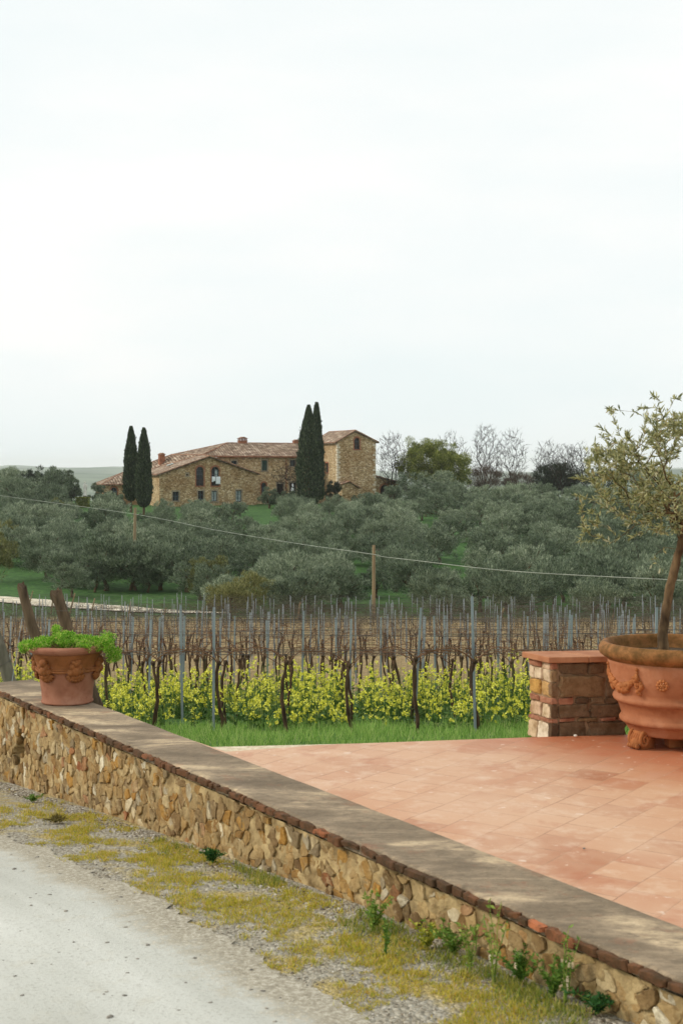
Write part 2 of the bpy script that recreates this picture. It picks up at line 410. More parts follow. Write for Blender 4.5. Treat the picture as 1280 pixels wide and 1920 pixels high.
# top: worn cement and tile slab
g = G('coping_mat'); P = g.coord('World'); mp_ = g.n('Mapping'); mp_.inputs['Scale'].default_value = (1.3, 2.8, 1); mp_.inputs['Rotation'].default_value = (0, 0, R(8)); g.l(P, mp_.inputs[0])
n1 = g.noise(mp_.outputs[0], 1.0, 6, .62, .5); n2 = g.noise(mp_.outputs[0], 7, 6, .7); n3 = g.noise(P, 70, 4, .7)
c = g.ramp(n1, [(.3, lin((104, 90, 72))), (.45, lin((128, 112, 91))), (.54, lin((152, 134, 110))), (.61, lin((190, 168, 136))), (.7, lin((208, 188, 156)))])
c = g.mix(g.fr(n2, .42, .7, (0, 0, 0), (.6,)*3), c, lin((94, 84, 70)))
c = g.mix(g.fr(g.noise(P, 24, 6, .75), .5, .68, (0, 0, 0), (.5,)*3), c, lin((80, 70, 58)))
c = g.mix(g.fr(g.noise(P, 3.1, 6, .7), .58, .68, (0, 0, 0), (.5,)*3), c, lin((142, 96, 72)))
c = g.mix(g.fr(n3, .6, .72, (0, 0, 0), (.4,)*3), c, lin((196, 184, 160)))
g.col(c, .9); g.bump(n2, .5, .01); m_coping = g.m
mb = MB(); rows = 220
for i in range(rows+1):
    s = S0+(9.9-S0)*i/rows
    f_ = .030+.012*noise.noise(Vector((s*5, 0, 0)))+.008*noise.noise(Vector((s*30, 3, 0)))
    bk = .47+.006*noise.noise(Vector((s*3, 7, 0)))
    for o, z in ((f_, -.058), (f_, -.008), (f_+.014, .0)): mb.v.append(tuple(wl(s, o, z)))
    for k in range(1, 6): mb.v.append(tuple(wl(s, f_+.014+(bk-f_-.014)*k/6, .003*noise.noise(Vector((s*2.5, k, 3))))))
    for o, z in ((bk-.008, .001), (bk, -.007), (bk, -.058)): mb.v.append(tuple(wl(s, o, z)))
w_ = 11
for i in range(rows):
    for k in range(w_-1):
        a = i*w_+k; mb.f.append((a, a+w_, a+w_+1, a+1))
mb.f.append(tuple(range(w_))); mb.f.append(tuple(reversed(range(rows*w_, rows*w_+w_))))
rel(mb.obj('coping', m_coping, wall))
# ragged row of bricks below the lip
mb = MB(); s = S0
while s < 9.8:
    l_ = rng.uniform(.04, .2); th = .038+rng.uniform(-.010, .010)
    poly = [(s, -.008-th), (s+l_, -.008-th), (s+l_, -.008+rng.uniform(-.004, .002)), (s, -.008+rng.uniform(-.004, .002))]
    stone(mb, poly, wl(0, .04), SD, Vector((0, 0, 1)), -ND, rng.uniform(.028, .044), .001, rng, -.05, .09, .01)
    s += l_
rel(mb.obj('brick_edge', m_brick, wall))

# ================================================================ TERRACE
g = G('terrace_mat'); P = g.coord('World'); mp_ = g.n('Mapping'); mp_.vector_type = 'TEXTURE'; mp_.inputs['Rotation'].default_value = (0, 0, R(55.5)); mp_.inputs['Location'].default_value = (.89, 6.58, 0); g.l(P, mp_.inputs[0])
def brick(c1, c2, mo):
    b = g.n('TexBrick'); b.offset = .5; b.inputs['Scale'].default_value = 1; b.inputs['Brick Width'].default_value = .262; b.inputs['Row Height'].default_value = .25
    b.inputs['Mortar Size'].default_value = .0038; b.inputs['Mortar Smooth'].default_value = .35; b.inputs['Bias'].default_value = 0
    for i_, c_ in zip(('Color1', 'Color2', 'Mortar'), (c1, c2, mo)): b.inputs[i_].default_value = (*c_, 1)
    g.l(wobv, b.inputs['Vector']); return b
wn = g.n('TexNoise'); wn.inputs['Scale'].default_value = 2.5; g.l(P, wn.inputs['Vector'])
wv = g.n('VectorMath', operation='SCALE'); wv.inputs['Scale'].default_value = .018; g.l(wn.outputs['Color'], wv.inputs[0])
wa = g.n('VectorMath', operation='ADD'); g.l(mp_.outputs[0], wa.inputs[0]); g.l(wv.outputs[0], wa.inputs[1]); wobv = wa.outputs[0]
bk_ = brick((0, 0, 0), (1, 1, 1), (.5, .5, .5))
n1 = g.noise(P, .75, 5, .6, .4); n2 = g.noise(P, 5, 6, .7); n3 = g.noise(P, 60, 4, .7)
base = g.ramp(bk_.outputs['Color'], [(0, lin((162, 106, 74))), (.25, lin((182, 130, 96))), (.55, lin((194, 148, 114))), (.8, lin((188, 138, 104))), (1, lin((172, 110, 76)))])
base = g.mix(g.fr(n1, .36, .58, (0, 0, 0), (.85,)*3), base, lin((200, 162, 132)))
base = g.mix(g.fr(n2, .5, .72, (0, 0, 0), (.55,)*3), base, lin((216, 192, 168)))
base = g.mix(g.fr(g.noise(P, 2.2, 5, .6, .6), .56, .7, (0, 0, 0), (.6,)*3), base, lin((166, 100, 66)))
sp = g.n('SeparateXYZ'); g.l(P, sp.inputs[0])
rd = g.fr(g.math('ADD', g.math('DISTANCE' if False else 'MULTIPLY', g.math('SUBTRACT', sp.outputs[1], 8.0), .42), g.math('ADD', g.math('MULTIPLY', g.math('SUBTRACT', sp.outputs[0], 1.6), .5), g.math('MULTIPLY', n2, .6))), .55, 1.15, (0, 0, 0), (.8,)*3)
base = g.mix(rd, base, g.mix(.5, lin((160, 78, 40)), lin((184, 110, 70))))   # weaker glare round the pot, put into the tile colour as a redder tone
base = g.mix(g.math('MULTIPLY', bk_.outputs['Fac'], g.fr(g.noise(P, 1.8, 4, .6), .36, .62, (.25,)*3, (.95,)*3)), base, g.ramp(n2, [(.3, lin((128, 88, 62))), (.6, lin((182, 140, 110)))]))
base = g.mix(g.fr(n3, .66, .74, (0, 0, 0), (.6,)*3), base, lin((236, 222, 206)))
base = g.mix(g.fr(g.noise(P, 14, 2, .4), .70, .74, (0, 0, 0), (.5,)*3), base, lin((226, 208, 190)))
g.col(base, .6); g.b.inputs['Specular IOR Level'].default_value = .3
b1 = g.bump(g.math('MULTIPLY', bk_.outputs['Fac'], -1.0), .5, .004); g.bump(n2, .25, .004, b1)
mb = MB()
outl = [wl(2.55, .471), wl(10.6, .471), Vector((7.5, 2.2, 0)), Vector((9, 10.95, 0)), Vector((1.32, 9.86, 0)), Vector((-.12, 9.60, 0)), Vector((-.78, 9.36, 0))]
top = [(p.x, p.y, -.006) for p in outl]; n_ = len(top)
mb.add(top+[(x, y, -1.3) for x, y, z in top], [tuple(range(n_))]+[(i, n_+i, n_+(i+1) % n_, (i+1) % n_) for i in range(n_)])
struct(mb.obj('terrace', g.m))
m_gravel = simple('gravel_strip_mat', lin((186, 170, 140)), lin((216, 204, 178)), 30, .95, .6, 90, .006)
mb = MB(); q = [wl(2.40, .472), wl(2.54, .472), Vector((-.785, 9.365, 0)), Vector((-.12, 9.605, 0)), Vector((.1, 9.68, 0)), Vector((-.9, 9.56, 0))]
q = [(p.x, p.y, -.014) for p in q]; n_ = len(q)
mb.add(q+[(x, y, -.6) for x, y, z in q], [tuple(range(n_))]+[(i, n_+i, n_+(i+1) % n_, (i+1) % n_) for i in range(n_)])
struct(mb.obj('gravel_strip', m_gravel))
# short rampart of masonry below the far edge is part of the terrace body

# ================================================================ PIER beside the big pot
pier = thing('stone_pier', 'short stone and brick pier with a terracotta slab top beside the big urn', 'pier', (1.495, 9.93, -.006), R(7))
PSTOPS = [(0, lin((96, 74, 54))), (.2, lin((132, 106, 80))), (.4, lin((112, 88, 64))), (.55, lin((146, 120, 90))), (.7, lin((88, 66, 48))), (.85, lin((156, 128, 92))), (1, lin((122, 94, 70)))]
m_pier = stonemat('pier_stone_mat', PSTOPS, lin((66, 52, 40)), 14, .9)
m_pale = stonemat('pier_pale_mat', [(0, lin((206, 180, 146))), (.3, lin((226, 206, 176))), (.5, lin((190, 146, 108))), (.7, lin((232, 214, 188))), (.88, lin((196, 150, 80))), (1, lin((210, 190, 160)))], lin((130, 104, 76)), 14, .8)
m_pmort = simple('pier_mortar_mat', lin((128, 100, 74)), lin((166, 136, 104)), 8, .95, .9, 40, .012)
m_tile = simple('terracotta_slab_mat', lin((154, 98, 66)), lin((184, 130, 94)), 5, .8, .4, 60, .003)
m_rbrick = simple('pier_brick_mat', lin((134, 82, 58)), lin((176, 126, 98)), 12, .85, .6, 50, .006)
mb = MB(); mb.box(.012, .55, .012, .26, -.3, .52); mb.obj('mortar', m_pmort, pier)
X_, Y_, Z_ = Vector((1, 0, 0)), Vector((0, 1, 0)), Vector((0, 0, 1))
mb = MB(); mbr = []; rr = random.Random(11)
def nb(): mbr.append(MB()); return mbr[-1]
def course(x0, x1, z0, z1, wmin, wmax, o, eu, en, dep, pick):
    x = x0
    while x < x1-.02:
        w = min(rr.uniform(wmin, wmax), x1-x)
        if x1-x-w < .05: w = x1-x
        a = [(x, z0+rr.uniform(-.006, .006)), (x+w, z0+rr.uniform(-.006, .006)), (x+w-rr.uniform(0, .008), z1+rr.uniform(-.006, .006)), (x+rr.uniform(0, .008), z1+rr.uniform(-.006, .006))]
        m__, d_ = pick(x, w); stone(m__, a, o, eu, Z_, en, d_, .005, rr, -.02, .1)
        x += w
F0 = Vector((0, .012, 0))
for z0, z1, wn_, wx in ((.43, .52, .14, .3), (.27, .43, .2, .42), (.22, .27, .09, .16), (.125, .22, .2, .36), (.095, .125, .1, .2), (-.05, .095, .18, .34)):
    course(.055, .56, z0, z1, wn_, wx, F0, X_, -Y_, .012,
           lambda x, w, z0=z0: (nb() if ((z0 == .22 and x < .12) or (z0 == .095 and rr.random() < .8)) else mb, rr.uniform(.008, .024)))
mp2 = MB(); L0 = Vector((.012, 0, 0))
for z0, z1, wn_, wx, br in ((.47, .52, .1, .16, 1), (.38, .47, .09, .13, 0), (.27, .38, .1, .16, 0), (.22, .27, .1, .16, 1), (.12, .22, .09, .15, 0), (.085, .12, .1, .2, 1), (-.05, .085, .12, .2, 0)):
    course(0, .27, z0, z1, wn_, wx, L0, Y_, -X_, .012, lambda x, w, br=br: (nb() if br and rr.random() < .8 else mp2, rr.uniform(.008, .018)))
    # the corner stones seen from the front
    a = [(.0, z0), (.055, z0), (.052, z1), (.0, z1)]; stone(nb() if br else mb, a, F0, X_, Z_, -Y_, .016, .003, rr, -.02, .08)
mb.obj('masonry', m_pier, pier); mp2.obj('side_masonry', m_pale, pier); [one.obj('brick', m_rbrick, pier) for one in mbr]
mb = MB()
for i in range(2):
    x0 = -.035+i*.3; mb.box(x0, x0+.296, -.035, .30, .522, .565)
o = mb.obj('slab', m_tile, pier)
bv = o.modifiers.new('b', 'BEVEL'); bv.width = .006; bv.segments = 2
for ch in pier.children:           # the pier is skewed in plan, its left face splays outwards
    for v_ in ch.data.vertices: v_.co.x -= .33*v_.co.y

# ================================================================ TERRACOTTA
def terra(name, c0, c1, c2, algae=0.0, zr=None):
    g = G(name); v = g.coord('Object'); n1 = g.noise(v, 3, 6, .6, .4); n2 = g.noise(v, 11, 6, .7); n3 = g.noise(v, 90, 3, .6)
    c = g.ramp(n1, [(.3, c0), (.5, c1), (.7, c2)])
    c = g.mix(g.fr(n2, .5, .75, (0, 0, 0), (.5,)*3), c, g.mix(1, c, lin((190, 150, 130)), 'MULTIPLY'))
    if algae: c = g.mix(g.fr(n2, .38, .62, (0, 0, 0), (algae,)*3), c, lin((92, 66, 28)))
    g.col(c, .8); b = g.bump(n2, .25, .004); g.bump(n3, .25, .0015, b); return g.m
m_terra = terra('terracotta_mat', lin((146, 88, 56)), lin((166, 108, 74)), lin((184, 132, 100)))
m_terra_rim = terra('terracotta_mossy_mat', lin((130, 84, 46)), lin((152, 104, 60)), lin((118, 88, 48)), .9)
m_terra_dark = terra('terracotta_ornament_mat', lin((146, 84, 44)), lin((172, 106, 60)), lin((192, 130, 82)), .3)
m_pink = terra('terracotta_pink_mat', lin((132, 84, 62)), lin((152, 102, 78)), lin((172, 126, 102)))
m_up = terra('terracotta_orange_mat', lin((124, 72, 36)), lin((142, 88, 48)), lin((160, 104, 66)), .2)
m_soil = simple('pot_soil_mat', lin((48, 38, 28)), lin((92, 76, 56)), 20, .95, .9, 50, .02)
BP = Vector((2.305, 9.62, -.006))
pot = thing('terracotta_urn', 'very large terracotta urn with swags and rosettes holding the olive tree', 'planter', BP)
pot.scale = (1, 1, .96)
prof = [(.0, .09), (.28, .088), (.303, .094), (.309, .108), (.335, .150), (.350, .168), (.366, .172), (.374, .182), (.376, .196), (.368, .210), (.358, .218), (.371, .26), (.388, .312),
        (.404, .320), (.417, .332), (.421, .346), (.416, .360), (.402, .368), (.412, .40), (.426, .44), (.438, .49), (.447, .54), (.452, .59), (.456, .622)]
mb = MB(); mb.lathe(prof+[(.43, .622), (.42, .55), (0, .55)], 96); mb.obj('body', m_terra, pot, True)
mb = MB(); rim = [(.452, .612), (.463, .626), (.486, .638), (.507, .655), (.514, .676), (.515, .700), (.507, .718), (.497, .728), (.488, .738), (.472, .741), (.458, .735), (.448, .715), (.444, .69), (.438, .60)]
mb.lathe(rim, 96, None, lambda w, z: .004*math.sin(3*w+z*9)); mb.obj('rim', m_terra_rim, pot, True)
mb = MB()
for i in range(26):
    for j in range(27): pass
mb.lathe([(0.0, .60), (.15, .655), (.30, .648), (.446, .64), (.44, .58)], 60, None, lambda w, z: .01*math.sin(5*w)); o = mb.obj('soil', m_soil, pot, False)
def surf_r(z):
    return float(np.interp(z, [p[1] for p in prof[1:]], [p[0] for p in prof[1:]]))
def on(a, z, off=0): r = surf_r(z)+off; return Vector((r*math.sin(a), -r*math.cos(a), z))
rr = random.Random(3)
ST = R(360/8)
for k in range(8):                 # every second field hangs a swag, the others carry a rosette; tassels hang at each peak
    a0 = ST*k-R(1)
    if k % 2 == 0:
        mb = MB()
        for i in range(46):
            t = (i+.5)/46; a = a0+ST*t; z = .548-.115*math.sin(math.pi*t)**.8; r_ = .010+.017*math.sin(math.pi*t)
            for _ in range(3):
                mb.ball(on(a+rr.uniform(-1, 1)*r_*1.3, z+rr.uniform(-1, 1)*r_, .004), r_*rr.uniform(.6, .95), (1, 1, 1), 7, 5)
        mb.obj('garland', m_terra_dark, pot, True)
    else:
        mb = MB(); a = a0+ST*.5; c = on(a, .487, .004)
        ex = Vector((math.cos(a), math.sin(a), 0)); en = Vector((math.sin(a), -math.cos(a), 0))
        for q in range(10):
            w = 2*math.pi*q/10; mb.ball(c+ex*.031*math.cos(w)+Vector((0, 0, .031*math.sin(w)))+en*.003, .0135, (1, 1, 1), 7, 5)
        for q in range(6):
            w = 2*math.pi*q/6; mb.ball(c+ex*.014*math.cos(w)+Vector((0, 0, .014*math.sin(w)))+en*.007, .009, (1, 1, 1), 7, 5)
        mb.ball(c+en*.012, .009, (1, 1, 1), 8, 6); mb.obj('rosette', m_terra_dark, pot, True)
    mb = MB(); mb.ball(on(a0, .585, .004), .013, (1, 1, .9), 8, 5); mb.ball(on(a0, .565, .004), .010, (1, 1, 1.3), 8, 5)
    mb.tube([on(a0, .56, .006), on(a0, .53, .008), on(a0, .50, .008)], [.006, .014, .018], 7)
    for i in range(26):
        z = .51-.095*rr.random(); wd = .030*math.sin(math.pi*min(1, (.53-z)/.13))+.006
        mb.ball(on(a0+rr.uniform(-1, 1)*wd*1.7, z, .003), rr.uniform(.012, .019), (1, 1, 1.3), 7, 5)
    mb.obj('tassel', m_terra_dark, pot, True)
# four scrolled feet carrying the urn
def foot():
    mb = MB()
    mb.ball((0, -.005, .028), .055, (.95, 1.0, .52), 14, 8, .03, rr)
    mb.ball((0, .05, .045), .05, (.9, 1.0, .8), 12, 7, .03, rr)
    for sgn in (-1, 1):
        pts = []; rad = []
        for i in range(26):
            t = i/25; w = 4.4*math.pi*t*.8; q = .040*(1-t*.82)
            pts.append((sgn*(.050+.004*t), -.008+q*math.cos(w), .044+q*math.sin(w))); rad.append(.0125*(1-.45*t))
        mb.tube(pts, rad, 7)
    for i in range(5):
        x = -.036+.018*i; mb.ball((x, -.052, .016), .013, (.75, 1.5, 1), 8, 6)
        mb.tube([(x, -.045, .02), (x*1.05, -.03, .055), (x*.9, .0, .082), (x*.7, .04, .088)], [.007, .009, .010, .007], 6)
    mb.box(-.045, .045, -.02, .085, .0, .082)
    return mb.mesh('pot_foot', m_terra_dark, True)
fm = foot()
for ang, lab in ((-75, 'scrolled terracotta foot under the left side of the big urn'), (15, 'scrolled terracotta foot under the front of the big urn, cut by the photo edge'),
                 (105, 'scrolled terracotta foot under the far right side of the big urn'), (195, 'scrolled terracotta foot hidden behind the big urn')):
    a = R(ang) if ang != -75 else R(-62)
    o = mk('pot_foot', fm, None, (BP.x+.305*math.sin(a), BP.y-.305*math.cos(a), BP.z+.001), a); o.scale = (1.15, 1.1, 1.45); tag(o, lab, 'pot foot', 'feet of the big urn')
mb = MB(); mb.box(-.05, .05, -.05, .05, 0, .088); o = mb.obj('support_block', m_terra_dark, None, False, (BP.x-.03, BP.y-.10, BP.z+.001), R(8))
bv = o.modifiers.new('b', 'BEVEL'); bv.width = .008; bv.segments = 2
tag(o, 'dark square block under the middle of the big urn', 'block')

SP = Vector((-2.235, 11.32, .003))
spot = thing('flower_pot', 'tapered pink terracotta pot with a fruit garland on the wall end', 'planter', SP)
sprof = [(0, 0), (.205, .0), (.211, .008), (.210, .018), (.203, .024), (.208, .10), (.222, .19), (.232, .268)]
mb = MB(); mb.lathe(sprof+[(.236, .272)], 72); mb.obj('body', m_pink, spot, True)
uprof = [(.233, .268), (.241, .274), (.246, .283), (.240, .291), (.252, .33), (.268, .375), (.279, .40), (.281, .412), (.27, .418)]
mb = MB(); mb.lathe(uprof, 72); mb.obj('neck', m_up, spot, True)
mb = MB(); mb.lathe([(.272, .408), (.290, .412), (.306, .422), (.314, .437), (.315, .450), (.307, .464), (.292, .472), (.272, .472), (.262, .462), (.255, .44), (.0, .43)], 72); mb.obj('rim', m_pink, spot, True)
allp = sprof[1:]+uprof
def on2(a, z, off=0):
    r = float(np.interp(z, [p[1] for p in allp], [p[0] for p in allp]))+off; return Vector((r*math.sin(a), -r*math.cos(a), z))
for k in range(6):
    a0 = R(-33+60*k); mb = MB()
    for dz_, da, rd_ in ((.06, .0, .034), (.035, -.11, .032), (.03, .10, .030), (0, 0, .042), (-.01, -.16, .033), (-.005, .16, .030), (-.045, .06, .030), (-.05, -.07, .032), (-.03, .14, .022), (.075, .07, .022), (.07, -.09, .02)):
        mb.ball(on2(a0+da, .283+dz_, .010), rd_*rr.uniform(.85, 1.05), (1, 1, 1), 10, 7, .02, rr)
    for i in range(9):              # leaves fanning down from the fruit
        w = R(-75+150*i/8); p = on2(a0+.35*math.sin(w)*.5, .25-.02*math.cos(w), .012); q = on2(a0+.36*math.sin(w), .25-.068*math.cos(w), .012)
        mb.tube([p, (p+q)/2+Vector((p.x, p.y, 0)).normalized()*.01, q], [.012, .016, .004], 6)
    mb.obj('fruit_cluster', m_up, spot, True)
    mb = MB(); pts = [on2(a0+R(60)*t/10, .285-.014*math.sin(math.pi*t/10), .008) for t in range(11)]
    mb.tube(pts, [.011]*11, 7); mb.tube([p+Vector((0, 0, .017)) for p in pts], [.007]*11, 6); mb.obj('garland', m_up, spot, True)
# ================================================================ GROWING THINGS
def grow(targets, root, rng, r0, tip, up=.0, bend=.35, bias=2.0, al=0.0, jit=.10):
    """joins every target to the nearest node already grown; returns (nodes, parent, radius)"""
    nodes = [Vector(p) for p in root]; par = [i-1 for i in range(len(nodes))]
    first = len(nodes)-1
    order = sorted(targets, key=lambda t: (Vector(t)-nodes[first]).length)
    arr = [tuple(n) for n in nodes]
    A = np.array(arr); pl = np.zeros(len(arr))
    for t in order:
        t = Vector(t); D = A-np.array(t); d = np.sqrt((D**2).sum(1))+np.maximum(0, D[:, 2])*up; d[:first] += 9
        d = d+pl*al; k = int(d.argmin()); p = nodes[k]; L_ = (t-p).length
        mid = (p+t)/2+Vector((rng.gauss(0, 1), rng.gauss(0, 1), rng.gauss(0, .6)))*L_*jit+Vector((0, 0, -bend*.2*L_ if up == 0 else L_*.05))
        nodes.append(mid); par.append(k); nodes.append(t); par.append(len(nodes)-2)
        A = np.vstack([A, tuple(mid), tuple(t)]); pl = np.append(pl, [pl[k]+L_*.5, pl[k]+L_])
    cnt = [0]*len(nodes)
    haschild = set(par)
    for i in range(len(nodes)-1, -1, -1):
        if i not in haschild: cnt[i] = 1
        if par[i] >= 0: cnt[par[i]] += cnt[i]
    tot = max(cnt); rad = [max(tip, r0*(c/tot)**(1/bias)) for c in cnt]
    return nodes, par, rad
def skel(mb, nodes, par, rad, start, seg=5, segmin=3, cut=0):
    for i in range(start, len(nodes)):
        p = par[i]
        if p < 0: continue
        a, b = nodes[p], nodes[i]
        sg = seg if rad[i] > cut else segmin
        mb.tube([a, b], [min(rad[p], rad[i]*1.25), rad[i]], sg, False)
def ellpts(n, c, r, rng, shell=.0, zmin=-9, squash=None):
    pts = []
    while len(pts) < n:
        v = Vector((rng.uniform(-1, 1), rng.uniform(-1, 1), rng.uniform(-1, 1))); l = v.length
        if l > 1 or l < shell: continue
        p = Vector((c[0]+v.x*r[0], c[1]+v.y*r[1], c[2]+v.z*r[2]))
        if p.z < zmin: continue
        pts.append(p)
    return pts
m_bark = simple('olive_bark_mat', lin((56, 46, 34)), lin((112, 96, 72)), 6, .95, .9, 30, .01, (1, 1, .35))
m_bark_pot = simple('potted_olive_bark_mat', lin((58, 44, 30)), lin((128, 104, 74)), 14, .95, .9, 60, .006, (1, 1, .35))
m_bark_grey = simple('bare_bark_mat', lin((62, 56, 48)), lin((98, 90, 78)), 3, .95, .4, 20, .01)
m_oleaf = leafmat('potted_olive_leaf_mat', [(0, lin((96, 104, 66))), (.2, lin((136, 140, 92))), (.45, lin((178, 176, 120))), (.65, lin((206, 202, 150))), (.8, lin((108, 118, 84))), (.92, lin((216, 216, 182))), (1, lin((178, 150, 92)))], .0, .42, .45)
# olive in the urn
rg = random.Random(21); rs = np.random.RandomState(5)
T0 = Vector((2.225, 9.58, .60)); ol = thing('potted_olive_tree', 'young olive tree with one bent trunk growing in the big terracotta urn', 'olive tree', T0)
tp = [px(1243, 1230, 9.56), px(1241, 1190, 9.56), px(1247, 1150, 9.56), px(1255, 1100, 9.56), px(1264, 1065, 9.56), px(1272, 1035, 9.56), px(1279, 1005, 9.56), px(1278, 985, 9.56), px(1268, 972, 9.56)]
tp = [p-T0 for p in tp]
mb = MB(); rad_ = [.042, .034, .030, .030, .029, .027, .024, .026, .03]
tt = []; rr_ = []
for i in range(len(tp)-1):
    for k in range(4):
        t = k/4; tt.append(tp[i].lerp(tp[i+1], t)+Vector((rg.gauss(0, .0015), rg.gauss(0, .0015), 0))); rr_.append((rad_[i]*(1-t)+rad_[i+1]*t)*rg.uniform(.93, 1.08))
tt.append(tp[-1]); rr_.append(.03)
mb.tube(tt, rr_, 12); mb.ball(tp[-1], .042, (1.2, 1, .9), 10, 7, .12, rg); mb.ball(tp[-3]+Vector((-.02, 0, .0)), .02, (1, 1, 1.3), 8, 6, .1, rg)
mb.obj('trunk', m_bark_pot, ol, True)
cc = Vector((2.44, 9.56, 1.87))-T0
targ = []
tries = 0
while len(targ) < 760:
    v = Vector((rg.uniform(-1, 1), rg.uniform(-1, 1), rg.uniform(-1, 1)))
    if v.length > 1 or v.length < .15: continue
    p = cc+Vector((v.x*.74, v.y*.66, v.z*(.42 if v.z > 0 else .44)))
    if noise.noise(p*3.3+Vector((2, 1, 0))) < -.06: continue
    if v.z > .5 and rg.random() < .3: continue
    targ.append(p)
for x, y, yy in ((1093, 1000, 9.3), (1105, 1003, 9.35), (1130, 1010, 9.3), (1090, 965, 9.3), (1100, 935, 9.4), (1092, 985, 9.3), (1165, 1005, 9.3), (1120, 925, 9.4), (1160, 860, 9.4), (1150, 775, 9.4), (1165, 770, 9.5), (1235, 768, 9.4), (1195, 775, 9.4), (1255, 765, 9.5), (1232, 748, 9.45), (1262, 750, 9.5), (1150, 790, 9.4), (1160, 815, 9.45), (1140, 840, 9.5),
                 (1225, 765, 9.4), (1175, 830, 9.3), (1105, 900, 9.4), (1145, 1018, 9.3), (1185, 975, 9.2), (1130, 985, 9.3), (1110, 950, 9.4), (1120, 965, 9.5), (1100, 985, 9.45), (1140, 940, 9.5), (1145, 960, 9.3), (1118, 985, 9.5), (1135, 900, 9.5), (1125, 880, 9.4)):
    targ.append(px(x, y, yy)-T0)
nodes, par, rad = grow(targ, [tp[-2], tp[-1]], rg, .017, .0013, .15, .5, 2.3, .35, .045)
mb = MB(); skel(mb, nodes, par, rad, 2, 6, 4, .003)
LP, LD, LL, LW = [], [], [], []
leafy = set(range(2, len(nodes)))-set(par)
for i in range(2, len(nodes)):
    if rad[i] > .0055: continue
    a = nodes[par[i]]; b = nodes[i]; dirv = (b-a).normalized()
    if i in leafy:                 # a twig runs on past the tip
        dirv = (dirv+Vector((rg.gauss(0, .3), rg.gauss(0, .3), rg.gauss(.1, .3)))).normalized(); dirv.z *= (.25 if b.z > cc.z+.28 else 1); e_ = b+dirv*rg.uniform(.05, .14)
        mb.tube([b, (b+e_)/2+Vector((0, 0, .004)), e_], [.0016, .0013, .0008], 3, False); a = b; b = e_; nl = rg.randint(18, 30)
    else: nl = rg.randint(3, 12)
    for k in range(nl):
        t = rg.random(); p = a.lerp(b, t)
        d = (dirv*rg.uniform(.5, 1.3)+Vector((rg.gauss(0, .55), rg.gauss(0, .55), rg.gauss(.15, .5)))).normalized()
        LP.append(p); LD.append(d); LL.append(rg.uniform(.026, .056)); LW.append(rg.uniform(.008, .014))
# one loose hanging shoot on the left of the trunk
c0 = px(1268, 1030, 9.4)-T0; sh = [c0, px(1245, 1026, 9.38)-T0, px(1228, 1040, 9.36)-T0, px(1223, 1052, 9.36)-T0, px(1238, 1064, 9.36)-T0]
mb.tube(sh, [.003, .002, .0015, .001, .001], 4, False)
for i in range(12):
    p = sh[1+i % 4]+Vector((rg.gauss(0, .01), 0, rg.gauss(0, .012))); LP.append(p); LD.append(Vector((rg.gauss(0, .5), rg.gauss(0, .3), rg.gauss(-.4, .5))).normalized()); LL.append(.045); LW.append(.013)
mb.obj('branches', m_bark_pot, ol, True)
V, F = leafquads(np.array([tuple(p) for p in LP]), unit(np.array([tuple(d) for d in LD])), np.array(LL), np.array(LW), rs, .25)
mk('leaves', npmesh('leaves', V, F, m_oleaf), ol)

# frilly herb spilling over the flower pot
m_herb = leafmat('herb_leaf_mat', [(0, lin((66, 124, 24))), (.3, lin((104, 168, 38))), (.6, lin((146, 196, 58))), (.82, lin((184, 214, 94))), (1, lin((212, 200, 128)))], 0, .35, .6)
herb = tag(mk('herb_plant', None, None, SP+Vector((0, 0, .45))), 'bright green curly herb plant spilling over the rim of the small flower pot', 'plant')
P_, D_ = [], []
rg = random.Random(8)
def frond(c, r, n):
    for _ in range(n):
        v = Vector((rg.gauss(0, 1), rg.gauss(0, 1), rg.gauss(0, 1))).normalized()
        P_.append(c+v*r*rg.random()**.5); D_.append((v+Vector((0, 0, .3))).normalized())
for _ in range(230):
    a = rg.uniform(0, 2*math.pi); r = .33*rg.random()**.5
    if math.sin(a)*r < -.235: continue
    top_ = .058*(1-(r/.36)**3)+.025*noise.noise(Vector((math.cos(a)*r*14, math.sin(a)*r*14, 0)))
    if abs(math.cos(a)*r+.05) < .05: top_ += .03
    frond(Vector((math.cos(a)*r*(1.06 if math.cos(a) < 0 else 1.02), math.sin(a)*r, top_*rg.uniform(.75, 1.05))), rg.uniform(.018, .034), 95)
for _ in range(60):
    r = rg.uniform(0, 1); frond(Vector((.31+.09*r+rg.gauss(0, .012), rg.uniform(-.2, .06), .07-.17*r*r+rg.gauss(0, .018))), .028, 90)
for _ in range(14): frond(Vector((-.33-rg.random()*.03, rg.uniform(-.1, .1), rg.uniform(-.03, .03))), .025, 80)
for _ in range(9): frond(Vector((-.10+rg.gauss(0, .03), rg.uniform(-.08, .1), .13+.03*rg.random())), .026, 90)
n_ = len(P_)
V, F = leafquads(np.array([tuple(p) for p in P_]), unit(np.array([tuple(d) for d in D_])), rs.uniform(.008, .020, n_), rs.uniform(.005, .010, n_), rs, .3)
mk('leaves', npmesh('leaves', V, F, m_herb), herb)
mb = MB()
for _ in range(40):
    a = rg.uniform(0, 6.28); r = rg.uniform(.05, .3); mb.tube([(r*.3*math.cos(a), r*.3*math.sin(a), -.02), (r*math.cos(a), r*math.sin(a), .06)], [.003, .002], 4, False)
mb.obj('stems', m_herb, herb)

